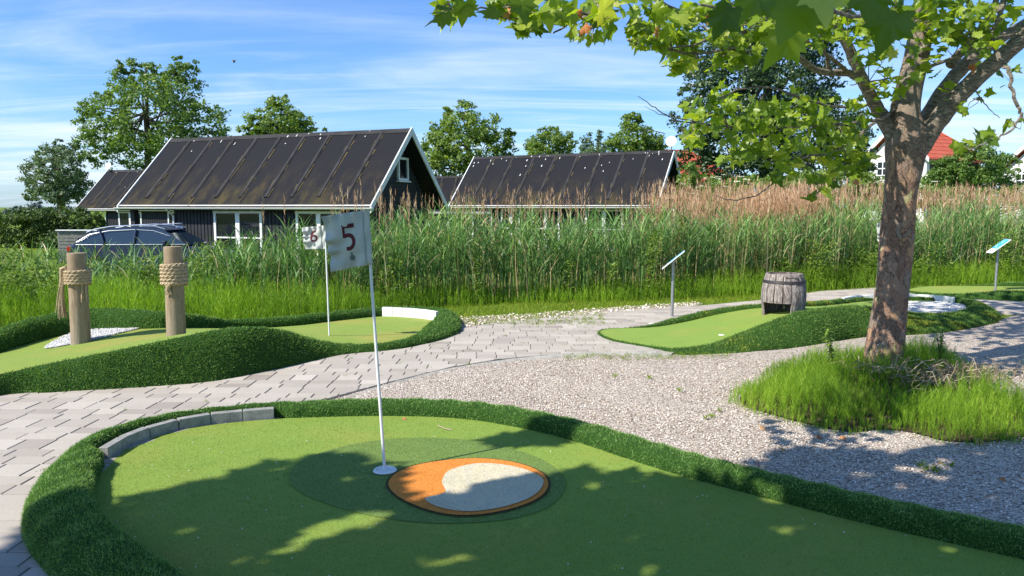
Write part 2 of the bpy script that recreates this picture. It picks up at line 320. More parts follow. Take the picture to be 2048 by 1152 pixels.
m = Mat('car_glass', .06, .8); m.col((.02, .035, .055)); M['car_glass'] = m.m
m = Mat('car_paint', .35, .4); m.col((.008, .014, .045)); m.b.inputs['Metallic'].default_value = 0; m.b.inputs['Coat Weight'].default_value = .3; M['car_blue'] = m.m
m = Mat('car_paint_black', .25, .6); m.col((.012, .014, .02)); m.b.inputs['Coat Weight'].default_value = 1; M['car_black'] = m.m
M['chrome'] = simple('chrome', (.75, .76, .78), .2, .6, .03, 3, metal=.9)
M['rubber'] = simple('rubber', (.02, .02, .02), .85, .2)
m = Mat('tail_lamp', .2, .6); m.col((.35, .01, .01)); M['tail'] = m.m
m = Mat('red_tile', .75, .3); q = m.n('ShaderNodeTexBrick'); q.inputs['Scale'].default_value = 1; q.inputs['Brick Width'].default_value = .3; q.inputs['Row Height'].default_value = .34; q.inputs['Mortar Size'].default_value = .035
q.inputs['Color1'].default_value = (.50, .105, .055, 1); q.inputs['Color2'].default_value = (.58, .14, .075, 1); q.inputs['Mortar'].default_value = (.28, .05, .03, 1); q.offset = 0
uvm = m.coord(); sxx = m.n('ShaderNodeSeparateXYZ'); m.l(uvm, sxx.inputs[0]); cb = m.n('ShaderNodeCombineXYZ'); ad = m.n('ShaderNodeMath', operation='ADD'); m.l(sxx.outputs[0], ad.inputs[0]); m.l(sxx.outputs[1], ad.inputs[1]); m.l(ad.outputs[0], cb.inputs[0]); m.l(sxx.outputs[2], cb.inputs[1]); m.l(cb.outputs[0], q.inputs['Vector'])
m.col(q.outputs['Color']); M['tile'] = m.m
M['cloth'] = simple('flag_canvas', (.46, .48, .45), .85, .15, .10, 14, bump=.3, bscale=300)
M['digit'] = simple('flag_print_maroon', (.10, .022, .030), .8, .2, .15, 20)
M['emblem'] = simple('flag_print_grey', (.11, .15, .14), .8, .2, .2, 60)
M['emblem_soft'] = simple('flag_print_pale', (.36, .39, .365), .8, .2, .08, 60)
M['orange'] = turf_short('inlay_orange', 0, ((.62, .20, .035), (.78, .28, .06)))
M['cream'] = turf_short('inlay_cream', 0, ((.55, .50, .42), (.70, .65, .56)))
M['brown'] = turf_short('inlay_brown', 0, ((.045, .016, .014), (.075, .025, .02)))
M['slat'] = simple('grey_slats', (.17, .17, .165), .8, .2, .25, 4)
m = Mat('sign_print', .35, .5); f = m.noise(9, 3); m.col(m.ramp(f, [(.38, (.03, .30, .62)), (.52, (.08, .45, .75)), (.6, (.35, .62, .75))], 'LINEAR')); M['sign_blue'] = m.m
# ------------------------------------------------------------------ geometry helpers
def catmull(pts, closed=True, n=8):
    pts = np.asarray(pts, float); L = len(pts); out = []
    rng_ = range(L if closed else L-1)
    for i in rng_:
        g = (lambda k: pts[k % L]) if closed else (lambda k: pts[min(max(k, 0), L-1)])
        p0, p1, p2, p3 = g(i-1), g(i), g(i+1), g(i+2)
        for t in np.arange(n)/n:
            out.append(.5*(2*p1+(p2-p0)*t+(2*p0-5*p1+4*p2-p3)*t*t+(-p0+3*p1-3*p2+p3)*t**3))
    if not closed: out.append(pts[-1])
    return np.array(out)
def inside(poly, X, Y):
    poly = np.asarray(poly, float); X = np.asarray(X, float); Y = np.asarray(Y, float); r = np.zeros(X.shape, bool); j = len(poly)-1
    for i in range(len(poly)):
        xi, yi = poly[i][:2]; xj, yj = poly[j][:2]
        c = ((yi > Y) != (yj > Y)) & (X < (xj-xi)*(Y-yi)/((yj-yi) if yj != yi else 1e-12)+xi); r ^= c; j = i
    return r
def fill(poly, step, zfun=None, holes=None, jitter=0):
    """triangulate a 2-D polygon with interior points, z from zfun(X, Y)"""
    poly = [tuple(p[:2]) for p in poly]; a = np.array(poly); x0, y0 = a.min(0); x1, y1 = a.max(0)
    xs, ys = np.meshgrid(np.arange(x0+step/2, x1, step), np.arange(y0+step/2, y1, step)); xs = xs.ravel(); ys = ys.ravel()
    k = inside(poly, xs, ys)
    d = np.full(xs.shape, 9.0)
    for i in range(len(poly)):
        p, q = a[i], a[(i+1) % len(a)]; v = q-p; t = np.clip(((xs-p[0])*v[0]+(ys-p[1])*v[1])/max(v.dot(v), 1e-12), 0, 1)
        d = np.minimum(d, np.hypot(xs-p[0]-t*v[0], ys-p[1]-t*v[1]))
    k &= d > step*.4
    pts = poly+list(zip(xs[k], ys[k]))
    n = len(poly); r = delaunay_2d_cdt([Vector(p) for p in pts], [(i, (i+1) % n) for i in range(n)], [], 1, 1e-5)
    V = np.array([(v.x, v.y) for v in r[0]]); Fc = np.array([f for f in r[2]])
    Z = zfun(V[:, 0], V[:, 1]) if zfun is not None else np.zeros(len(V))
    V = np.column_stack([V, Z])
    a_ = V[Fc[:, 1]]-V[Fc[:, 0]]; b_ = V[Fc[:, 2]]-V[Fc[:, 0]]; fl = (a_[:, 0]*b_[:, 1]-a_[:, 1]*b_[:, 0]) < 0
    Fc[fl] = Fc[fl][:, ::-1]
    return V, Fc
def ribbons(base, d, L, W, droop=None, side=None, segs=2, rnd=None, taper=1.0):
    """N curved tapering blades; base,d (N,3); L,W (N,)"""
    n = len(base); base = np.asarray(base, float); d = np.asarray(d, float); L = np.broadcast_to(L, (n,)); W = np.broadcast_to(W, (n,))
    d = d/np.maximum(np.linalg.norm(d, axis=1, keepdims=True), 1e-9)
    if side is None:
        a = rs.uniform(0, 2*np.pi, n); side = np.column_stack([np.cos(a), np.sin(a), rs.uniform(-.3, .3, n)])
    side = side-d*np.sum(side*d, 1, keepdims=True); side /= np.maximum(np.linalg.norm(side, axis=1, keepdims=True), 1e-9)
    if droop is None: droop = np.zeros((n, 3))
    V = np.zeros((n, 2*segs+1, 3))
    for i in range(segs):
        t = i/segs; p = base+d*(L*t)[:, None]+droop*t*t; wd = W*.5*(1-t**1.5*taper)*(1 if i else .8)
        V[:, 2*i] = p-side*wd[:, None]; V[:, 2*i+1] = p+side*wd[:, None]
    V[:, 2*segs] = base+d*L[:, None]+droop
    idx = (np.arange(n)*(2*segs+1))[:, None]
    Q = [np.array([2*i, 2*i+1, 2*i+3, 2*i+2]) for i in range(segs-1)]
    Fq = np.concatenate([idx+q for q in Q]) if Q else np.zeros((0, 4), int)
    Ft = idx+np.array([2*segs-2, 2*segs-1, 2*segs])
    r = np.repeat(rs.uniform(0, 1, n) if rnd is None else rnd, 2*segs+1)
    return V.reshape(-1, 3), Fq, Ft, r
class Acc:
    """accumulates numpy pieces into one mesh"""
    def __init__(s): s.V = []; s.Q = []; s.T = []; s.r = []; s.n = 0
    def add(s, V, Fq, Ft, r):
        s.V.append(V); s.r.append(r)
        if Fq is not None and len(Fq): s.Q.append(Fq+s.n)
        if Ft is not None and len(Ft): s.T.append(Ft+s.n)
        s.n += len(V); return s
    def build(s, name, mat, parent=None, smooth=False):
        F_ = []
        if s.Q: F_.append(np.concatenate(s.Q))
        if s.T: F_.append(np.concatenate(s.T))
        return mesh_np(name, np.concatenate(s.V), F_, mat, parent, np.concatenate(s.r), smooth)
def instances(TV, TF, pos, Rm, scale, rnd=None):
    """copies of one small template mesh inside one mesh; Rm (n,3,3)"""
    n = len(pos); k = len(TV); V = np.einsum('nij,kj->nki', Rm, np.asarray(TV, float))*np.asarray(scale).reshape(-1, 1, 1)+np.asarray(pos)[:, None, :]
    Fi = ((np.arange(n)*k)[:, None, None]+np.asarray(TF)[None]).reshape(-1, np.asarray(TF).shape[1])
    return V.reshape(-1, 3), Fi, np.repeat(rs.uniform(0, 1, n) if rnd is None else rnd, k)
def frames(nrm, spin):
    """rotation matrices whose z axis is nrm"""
    nrm = nrm/np.linalg.norm(nrm, axis=1, keepdims=True); h = np.where(np.abs(nrm[:, 2:3]) > .9, np.array([[1., 0, 0]]), np.array([[0., 0, 1]]))
    a = np.cross(h, nrm); a /= np.linalg.norm(a, axis=1, keepdims=True); b = np.cross(nrm, a); c, s = np.cos(spin)[:, None], np.sin(spin)[:, None]
    return np.stack([a*c+b*s, -a*s+b*c, nrm], axis=2)
def pile_on(V, Fc, dens, L, W, keep=None, lean=1.0, acc=None):
    """turf blades scattered over triangles/quads of a surface"""
    Fc = np.asarray(Fc)
    if Fc.shape[1] == 4: Fc = np.concatenate([Fc[:, [0, 1, 2]], Fc[:, [0, 2, 3]]])
    A, B, D = V[Fc[:, 0]], V[Fc[:, 1]], V[Fc[:, 2]]; nr = np.cross(B-A, D-A); ar = np.linalg.norm(nr, axis=1)/2
    cen = (A+B+D)/3
    dn = dens(cen) if callable(dens) else np.full(len(Fc), dens)
    if keep is not None: dn = dn*keep(cen)
    cnt = rs.poisson(ar*dn); i = np.repeat(np.arange(len(Fc)), cnt); n = len(i)
    u = rs.uniform(0, 1, n); v = rs.uniform(0, 1, n); fl = u+v > 1; u[fl] = 1-u[fl]; v[fl] = 1-v[fl]
    p = A[i]+(B[i]-A[i])*u[:, None]+(D[i]-A[i])*v[:, None]
    nn = nr[i]/np.maximum(np.linalg.norm(nr[i], axis=1, keepdims=True), 1e-9)
    d = nn+rs.normal(0, lean*.6, (n, 3)); sc_ = 1
    if callable(L): Ls = L(p)
    else: Ls = np.full(n, L)
    Ws = W(p) if callable(W) else np.full(n, W)
    cl = .5+.5*np.sin(p[:, 0]*23+np.sin(p[:, 1]*19)*2)*np.sin(p[:, 1]*27+p[:, 2]*31)
    r = np.clip(rs.uniform(0, 1, n)*.75+cl*.25, 0, 1)
    return ribbons(p, d, Ls*rs.uniform(.6, 1.25, n), Ws, droop=rs.normal(0, .25, (n, 3))*Ls[:, None], segs=1, rnd=r)
# ------------------------------------------------------------------ ground
def terrain(X, Y):
    t = np.clip((Y-14.5)/6, 0, 1); t = t*t*(3-2*t); return -.035-.565*t
xs = np.concatenate([[-900, -300, -120, -60], np.linspace(-30, 30, 61), [60, 120, 300, 900]]); ys = np.concatenate([[-60, -20, -8], np.linspace(-2, 34, 73), [45, 70, 120, 300, 1200]])
XX, YY = np.meshgrid(xs, ys); V = np.column_stack([XX.ravel(), YY.ravel(), terrain(XX, YY).ravel()])
nx = len(xs); ii = np.arange(len(ys)-1)[:, None]*nx+np.arange(nx-1)[None]; ii = ii.ravel(); Fq = np.column_stack([ii, ii+1, ii+nx+1, ii+nx])
tag(mesh_np('ground', V, Fq, M['lawn'], smooth=True), kind='structure')
# gravel bed
gp = [G(*p).xy for p in [(640, 800), (760, 768), (900, 735), (1000, 718), (1120, 708), (1250, 703), (1345, 702), (1500, 700), (1640, 686), (1760, 667), (1900, 660), (1990, 640), (2048, 628), (2200, 640), (2500, 655)]]+[Vector((9.5, 4)), Vector((7, 2.2)), Vector((3.4, 2.4)), Vector((1.8, 3.2)), Vector((0, 4.8))]
V, Fc = fill(catmull([tuple(p) for p in gp], True, 4), .25, lambda X, Y: -.018+.008*np.sin(X*3.1+Y*1.7)*np.sin(Y*2.3))
gravel = tag(mesh_np('gravel_bed', V, Fc, M['gravel'], smooth=True), kind='structure')
gp2 = [G(*p).xy for p in [(900, 668), (920, 655), (960, 648), (1100, 634), (1250, 621), (1390, 609), (1390, 602), (1250, 610), (1100, 622), (1000, 627), (900, 632), (870, 640)]]
V, Fc = fill(catmull([tuple(p) for p in gp2], True, 3), .3, lambda X, Y: X*0-.022)
tag(mesh_np('gravel_verge', V, Fc, M['gravel'], smooth=True), kind='structure')
# loose stones lying proud of the gravel (real lumps so the bed has relief)
ico = bmesh.new(); bmesh.ops.create_icosphere(ico, subdivisions=1, radius=1); IV = np.array([v.co[:] for v in ico.verts]); IF = np.array([[v.index for v in f.verts] for f in ico.faces]); ico.free()
gpoly = catmull([tuple(p) for p in gp], True, 4); n = 34000; X = rs.uniform(-1.5, 6.5, n); Y = 3.2+rs.uniform(0, 1, n)**1.3*4.6; k = inside(gpoly, X, Y); X, Y = X[k], Y[k]; n = len(X)
V, Fi, r = instances(IV*np.array([1, .75, .55])*rs.uniform(.85, 1.15, IV.shape), IF, np.column_stack([X, Y, np.full(n, -.014)]), frames(rs.normal(0, .35, (n, 3))+[0, 0, 1], rs.uniform(0, 6.28, n)), rs.uniform(.004, .0085, n))
tag(mesh_np('gravel_stones', V, Fi, M['stone'], rnd=r), 'loose pale and pinkish pebbles strewn over the gravel bed by the tree', 'gravel', kind='stuff')
n = 2600; X = rs.uniform(-1.2, 3.4, n); Y = rs.uniform(9.0, 12.6, n); k = inside(catmull([tuple(p) for p in gp2], True, 3), X, Y); X, Y = X[k], Y[k]; n = len(X)
V, Fi, r = instances(IV*np.array([1, .75, .55]), IF, np.column_stack([X, Y, np.full(n, -.012)]), frames(rs.normal(0, .35, (n, 3))+[0, 0, 1], rs.uniform(0, 6.28, n)), rs.uniform(.012, .026, n), .4+.6*rs.uniform(0, 1, n))
tag(mesh_np('verge_stones', V, Fi, M['stone'], rnd=r), 'white stones strewn along the far edge of the paved path', 'gravel', kind='stuff')
# paved path: real pavers clipped at the border
pp = [G(*p).xy for p in [(-700, 760), (0, 780), (220, 770), (430, 752), (600, 715), (700, 700), (860, 676), (925, 656), (1000, 644), (1120, 633), (1260, 621), (1400, 611), (1520, 600), (1640, 582), (1745, 575), (1830, 588), (1940, 598), (2100, 606), (2300, 610)]]
pp += [G(*p).xy for p in [(2300, 640), (2048, 628), (1960, 622), (1900, 612), (1700, 612), (1560, 620), (1450, 650), (1400, 690), (1345, 701), (1250, 702), (1120, 707), (1000, 717), (900, 734), (760, 768), (640, 800), (560, 830), (400, 850), (250, 900), (150, 1000), (130, 1080), (150, 1200), (200, 1400), (-900, 1400), (-1800, 1100)]]
path = np.array([tuple(p) for p in pp])
def clip_half(poly, p, nrm):
    o_ = []
    for i in range(len(poly)):
        a, b = poly[i], poly[(i+1) % len(poly)]; da, db = (a-p).dot(nrm), (b-p).dot(nrm)
        if da >= 0: o_.append(a)
        if (da >= 0) != (db >= 0): o_.append(a+(b-a)*(da/(da-db)))
    return o_
pv = MB(); row = 0; y = 2.2
ccw = np.sum(path[:, 0]*np.roll(path[:, 1], -1)-np.roll(path[:, 0], -1)*path[:, 1]) > 0
while y < 15.5:
    dep = .212 if row % 3 == 1 else .142
    x = -7.5+random.uniform(0, .25)
    while x < 15:
        wd = random.choice((.212, .212, .282, .252)); cxx, cyy = x+wd/2, y+dep/2
        dd = 1e9; sg = None
        for i in range(len(path)):
            p, q = path[i], path[(i+1) % len(path)]; v = q-p; t = min(1, max(0, ((cxx-p[0])*v[0]+(cyy-p[1])*v[1])/v.dot(v))); e = math.hypot(cxx-p[0]-t*v[0], cyy-p[1]-t*v[1])
            if e < dd: dd = e; sg = (p, v)
        ins = bool(inside(path, np.array([cxx]), np.array([cyy]))[0])
        if ins or dd < .2:
            gpx = .004; rect = [np.array(c) for c in ((x+gpx, y+gpx), (x+wd-gpx, y+gpx), (x+wd-gpx, y+dep-gpx), (x+gpx, y+dep-gpx))]
            if dd < .25:
                nrm = np.array((-sg[1][1], sg[1][0]))*(1 if ccw else -1); rect = clip_half(rect, sg[0], nrm)
            if len(rect) >= 3:
                zt = random.uniform(-.0015, .0015); c = sum(rect)/len(rect); n = len(rect); tl = (random.uniform(-.004, .004), random.uniform(-.004, .004))
                top = [c+(r_-c)*(1-.005/max(.02, np.linalg.norm(r_-c))) for r_ in rect]; rr = min(1, max(0, random.gauss(.5, .24)))
                vs = [(r_[0], r_[1], -.03) for r_ in rect]+[(r_[0], r_[1], zt-.004) for r_ in rect]+[(r_[0], r_[1], zt+(r_[0]-c[0])*tl[0]+(r_[1]-c[1])*tl[1]) for r_ in top]
                fs = [tuple(range(2*n, 3*n))]
                for i in range(n):
                    j = (i+1) % n; fs += [(i, j, n+j, n+i), (n+i, n+j, 2*n+j, 2*n+i)]
                pv.add(vs, fs, rr)
        x += wd
    y += dep; row += 1
o = pv.build('paved_path', M['paver'], fix=False); tag(o, kind='structure')
V, Fc = fill(path, .6, lambda X, Y: X*0-.0065); tag(mesh_np('path_joints', V, Fc, M['joint']), kind='structure')
# concrete haunch along the gravel side
hp = [G(*p) for p in [(690, 792), (760, 768), (830, 750), (900, 734), (960, 724), (1040, 714), (1120, 707), (1200, 703), (1260, 699), (1310, 700), (1350, 704)]]; hc = catmull([tuple(p)[:2] for p in hp], False, 4)
mb = MB(); prof = []
for i, p in enumerate(hc):
    d = hc[min(i+1, len(hc)-1)]-hc[max(i-1, 0)]; nn = np.array((d[1], -d[0])); nn = nn/np.linalg.norm(nn); f = i/(len(hc)-1)
    wd = .05+.09*f+.34*max(0, math.sin((f-.72)/.28*math.pi)) if f > .72 else .05+.09*f
    wd *= random.uniform(.9, 1.1); gap = .014 if f < .5 else .002; zt = -.012+random.uniform(-.003, .003)+.012*f
    prof.append([(p[0]+nn[0]*o_, p[1]+nn[1]*o_, z) for o_, z in ((gap, -.04), (gap, zt), (wd*.6, zt), (wd, -.022), (wd+.02, -.04))])
vs = [v for pr in prof for v in pr]; fs = [(i*5+k, i*5+k+1, (i+1)*5+k+1, (i+1)*5+k) for i in range(len(prof)-1) for k in range(4)]
mb.add(vs, fs); tag(mb.build('path_edging', M['concrete'], smooth=True), kind='structure')
# ------------------------------------------------------------------ golf holes
def hole(root, st, turf, pile, dens, L, W, sharp=.55, gstep=.22, n=6, ymax=60, stones=None, blades=None):
    """st: stations (px, py, z_in, lip height, width | (opx, opy)) round the inner edge"""
    A = []
    for s in st:
        p = G(s[0], s[1], s[2]) if len(s) < 6 else Vector((s[0], s[1], s[2]))
        A.append([p.x, p.y, s[2], s[3], s[4] if not isinstance(s[4], tuple) else -1] + ([*G(*s[4]).xy] if isinstance(s[4], tuple) else [0, 0]))
    A = np.array(A); ar = np.sum(A[:, 0]*np.roll(A[:, 1], -1)-np.roll(A[:, 0], -1)*A[:, 1]); sgn = 1 if ar > 0 else -1
    t = (np.roll(A[:, :2], -1, 0)-np.roll(A[:, :2], 1, 0)); t /= np.linalg.norm(t, axis=1, keepdims=True); nrm = np.column_stack([t[:, 1], -t[:, 0]])*sgn
    for i in range(len(A)):
        if A[i, 4] >= 0: A[i, 5:7] = A[i, :2]+nrm[i]*A[i, 4]
    S = catmull(A, True, n); I = S[:, :2]; O = S[:, 5:7]; zi = S[:, 2]; h = np.maximum(S[:, 3], 0); m_ = len(S)
    def zg(X, Y):
        d = np.hypot(X[:, None]-I[None, :, 0], Y[:, None]-I[None, :, 1])+1e-4; wgt = d**-3.0; return (wgt*zi[None]).sum(1)/wgt.sum(1)
    V, Fc = fill(I, gstep, zg)
    green = mesh_np('putting_green', V, Fc, turf, root, smooth=True)
    Ib = I.copy()
    if stones is not None:
        sc_ = catmull([tuple(G(*p).xy) for p in stones], False, 12); dd_ = np.min(np.hypot(I[:, None, 0]-sc_[None, :, 0], I[:, None, 1]-sc_[None, :, 1]), 1)
        tt = np.roll(I, -1, 0)-np.roll(I, 1, 0); tt /= np.linalg.norm(tt, axis=1, keepdims=True); Ib = I+np.column_stack([tt[:, 1], -tt[:, 0]])*sgn*(.085*np.clip(1.6-dd_/.08, 0, 1))[:, None]
    if blades:
        bv, bq, bt, br_ = pile_on(V, Fc, lambda c: blades[0]*np.clip(4.2/np.maximum(c[:, 1], .5), .3, 1.3)**1.5*(c[:, 1] > 2.3)*(c[:, 1] < 9), blades[1], lambda p: blades[2]*np.clip(p[:, 1]/3.5, .9, 2.5), lean=.9); nv_ = len(V); bpy.data.objects.remove(green)
        green = mesh_np('putting_green', np.concatenate([V, bv]), [Fc, bt+nv_], [turf, blades[3]], root, np.concatenate([np.zeros(nv_), br_]), midx=np.concatenate([np.zeros(len(Fc)), np.ones(len(bt))]))
    K = 11; cs = []
    for k in range(K):
        u = k/(K-1); off = .5-.5*math.cos(math.pi*u)
        hp = math.sin(math.pi*min(1, max(0, u*.97+.015)))**sharp if 0 < k < K-1 else 0
        body = zi*(1-off**2.4)+(-.03)*off**2.4
        z = body+h*hp-(.012 if k == 0 else 0)
        z = z+.006*np.sin(np.arange(m_)*1.7+k)*(h > .03)
        cs.append(np.column_stack([Ib+(O-Ib)*off, z]))
    BV = np.stack(cs, 1).reshape(-1, 3); i = np.arange(m_)[:, None]; k = np.arange(K-1)[None]; j = (i+1) % m_
    q = np.stack([i*K+k, i*K+k+1, j*K+k+1, j*K+k], -1).reshape(-1, 4)
    if sgn < 0: q = q[:, ::-1]
    q = q[:, ::-1] if np.mean(np.cross(BV[q[:, 1]]-BV[q[:, 0]], BV[q[:, 2]]-BV[q[:, 0]])[:, 2]) < 0 else q
    berm = mesh_np('turf_border', BV, q, [M['turf_back'], pile], root, smooth=True)
    pv_, pq, pt, pr = pile_on(BV, q, dens, L, W, keep=lambda c: (c[:, 1] < ymax)*1.0)
    # pile joins the border mesh
    me = berm.data; nb = len(BV)
    bpy.data.objects.remove(berm); V2 = np.concatenate([BV, pv_]); r2 = np.concatenate([np.zeros(nb), pr])
    berm = mesh_np('turf_border', V2, [q, pt+nb], [M['turf_back'], pile], root, r2, midx=np.concatenate([np.zeros(len(q)), np.ones(len(pt))]))
    return green, berm, S, zg
# --- hole 5 (foreground)
h5 = thing('minigolf_hole', 'large foreground mini golf green with raised turf border and an orange and cream inlay', 'golf hole', (0, 0, 0))
st5 = [(190, 985, 0, .13, .31), (205, 940, 0, .125, .27), (245, 900, 0, .12, .23), (330, 868, 0, .11, .20), (430, 849, 0, .10, .18), (550, 838, 0, .10, .20), (650, 834, 0, .10, .25), (760, 832, 0, .10, .27), (870, 834, 0, .10, .27), (960, 842, 0, .10, .27), (1060, 860, 0, .10, .26), (1150, 883, 0, .10, .26), (1250, 916, 0, .10, .26), (1350, 948, 0, .10, .26), (1450, 975, 0, .10, .26), (1560, 1004, 0, .10, .26), (1700, 1040, 0, .10, .26), (1850, 1075, 0, .10, .26), (2048, 1120, 0, .10, .26), (2250, 1170, 0, .1, .26), (2450, 1270, 0, .1, .26), (2350, 1500, 0, .1, .26), (1800, 1750, 0, .1, .26), (1000, 1650, 0, .1, .26), (560, 1350, 0, .12, .33), (380, 1190, 0, .12, .33), (255, 1100, 0, .13, .33), (198, 1040, 0, .135, .33)]
dens5 = lambda c: np.where((c[:, 1] > 2.4), 19000*np.clip(4.2/c[:, 1], .5, 1.2)**1.5, 3000)
g5, b5, S5, zg5 = hole(h5, st5, M['green'], M['pile_light'], dens5, .0145, lambda p: .0034*np.clip(p[:, 1]/3.5, .9, 2), sharp=.42, stones=[(218, 918), (250, 897), (330, 866), (430, 847), (490, 841), (549, 836)], blades=(15000, .0062, .0026, M['nap']))
def ring_blocks(root, pxs, h, thick, mat, name, z0=-.01, w=.24, out_sign=1):
    """a row of edging blocks standing along a pixel polyline"""
    c = catmull([tuple(G(*p).xy) for p in pxs], False, 12); d = np.concatenate([[0], np.cumsum(np.linalg.norm(np.diff(c, axis=0), axis=1))]); n = max(2, round(d[-1]/w)); mb = MB()
    for i in range(n):
        s0, s1 = d[-1]*i/n+.002, d[-1]*(i+1)/n-.002
        a = np.array([np.interp(s0, d, c[:, 0]), np.interp(s0, d, c[:, 1])]); b = np.array([np.interp(s1, d, c[:, 0]), np.interp(s1, d, c[:, 1])]); t = (b-a)/np.linalg.norm(b-a); nn = np.array((-t[1], t[0]))*out_sign
        ang = math.atan2(t[1], t[0]); mid = (a+b)/2+nn*thick/2
        mb.box((mid[0], mid[1], z0+h/2+random.uniform(-.002, .002)), (np.linalg.norm(b-a), thick, h), Matrix.Rotation(ang+random.uniform(-.02, .02), 3, 'Z'), bev=.004)
    return mb.build(name, mat, root)
ring_blocks(h5, [(218, 918), (250, 897), (330, 866), (430, 847), (490, 841), (549, 836)], .085, .06, M['edging'], 'edging_stones')
# inlaid mat
mc = (G(578, 962).xy+G(1130, 968).xy)/2
def ell(cx, cy, rx, ry, n=48, rot=0, egg=0):
    o_ = []
    for k in range(n):
        t = 2*math.pi*k/n; x = rx*math.cos(t); y = ry*math.sin(t)*(1+egg*math.cos(t)); o_.append((cx+x*math.cos(rot)-y*math.sin(rot), cy+x*math.sin(rot)+y*math.cos(rot)))
    return o_
def flat(poly, z, mat, name, parent, step=.2):
    V, Fc = fill(poly, step, lambda X, Y: X*0+z); bv, _, bt, br_ = pile_on(V, Fc, 24000, .0055, .0028, lean=1.2)
    return mesh_np(name, np.concatenate([V, bv]), [Fc, bt+len(V)], [mat, M[{'inlay_turf': 'inlay_nap', 'inlay_brown': 'brown_nap', 'inlay_orange': 'orange_nap', 'inlay_cream': 'cream_nap'}[mat.name]]], parent, np.concatenate([np.zeros(len(V)), br_]), midx=np.concatenate([np.zeros(len(Fc)), np.ones(len(bt))]))
def pxpoly(pts, n=5): return catmull([tuple(G(*p).xy) for p in pts], True, n)
inl = pxpoly([(578, 962), (600, 925), (680, 895), (780, 879), (880, 877), (980, 888), (1080, 918), (1130, 960), (1110, 1005), (1040, 1035), (930, 1047), (820, 1044), (710, 1025), (620, 995)])
flat(inl, .004, M['inlay'], 'oval_inlay', h5)
egg = pxpoly([(772, 966), (800, 942), (860, 926), (950, 918), (1030, 926), (1085, 946), (1102, 970), (1086, 998), (1030, 1022), (950, 1036), (880, 1032), (820, 1013), (782, 990)])
flat(egg, .008, M['brown'], 'inlay_rim', h5)
c0 = egg.mean(0); egg2 = c0+(egg-c0)*.965; flat(egg2, .012, M['orange'], 'inlay_orange_field', h5)
egg3 = pxpoly([(884, 968), (900, 945), (960, 931), (1030, 938), (1078, 956), (1086, 974), (1064, 998), (1010, 1018), (940, 1028), (880, 1020), (850, 1002), (890, 990)]); flat(egg3, .016, M['cream'], 'inlay_cream_field', h5)
# --- hole 6
h6 = thing('minigolf_hole', 'left mini golf green with a turf hump and a white gravel patch', 'golf hole', (0, 0, 0))
st6 = [(-260, 800, .10, .02, (-260, 835)), (0, 752, .15, .025, (0, 791)), (90, 732, .20, .025, (100, 785)), (230, 705, .30, .025, (220, 778)), (330, 684, .36, .025, (320, 772)), (430, 663, .40, .025, (430, 762)), (500, 657, .395, .025, (520, 745)), (560, 664, .30, .03, (605, 727)), (620, 684, .13, .04, (670, 712)), (680, 696, .03, .06, (715, 706)), (760, 696, .01, .07, (785, 700)), (825, 682, .01, .08, (850, 688)), (850, 662, .01, .10, (900, 674)), (868, 648, .01, .13, (921, 661)), (868, 641, .01, .14, .34), (830, 636, .01, .14, .32), (762, 633, .01, .12, .30), (680, 641, .01, .12, .30), (594, 651, .02, .12, .30), (480, 658, .06, .12, .30), (420, 656, .15, .16, .32), (350, 656, .24, .19, .34), (270, 658, .23, .22, .36), (180, 661, .19, .26, .38), (100, 676, .14, .26, .40), (40, 693, .11, .23, .40), (-30, 712, .08, .19, .40), (-300, 760, .05, .12, .40)]
dens6 = lambda c: np.where(c[:, 1] < 8.3, 7000, 5000)
g6, b6, S6, zg6 = hole(h6, st6, M['green_worn'], M['pile'], dens6, .021, .0085, sharp=.5, stones=[(764, 634), (800, 635), (840, 638), (872, 643)])
ring_blocks(h6, [(764, 634), (800, 635), (840, 638), (872, 643)], .14, .05, M['edging_white'], 'edging_stones', z0=0, w=.16)
wp = pxpoly_pts = [(90, 691), (150, 688), (220, 680), (318, 660), (300, 654), (240, 656), (170, 661), (110, 676)]
wc = catmull([tuple(G(p[0], p[1], .17).xy) for p in wp], True, 4)
V, Fc = fill(wc, .15, lambda X, Y: zg6(X, Y)+.006); wg = mesh_np('white_gravel', V, Fc, M['white_gravel'], h6)
def chips(root, poly, zf, n, s, mat, name):
    a = np.array(poly); X = rs.uniform(a[:, 0].min(), a[:, 0].max(), n); Y = rs.uniform(a[:, 1].min(), a[:, 1].max(), n); k = inside(poly, X, Y); X, Y = X[k], Y[k]
    V, Fi, r = instances(IV*np.array([1, .7, .6]), IF, np.column_stack([X, Y, zf(X, Y)]), frames(rs.normal(0, .6, (len(X), 3))+[0, 0, 1], rs.uniform(0, 6.28, len(X))), rs.uniform(.6, 1.2, len(X))*s)
    o_ = mesh_np(name, V, Fi, mat, root, r); o_['kind'] = 'stuff'; return o_
chips(h6, wc, lambda X, Y: zg6(X, Y)+.012, 6000, .010, M['white_gravel'], 'white_chips')
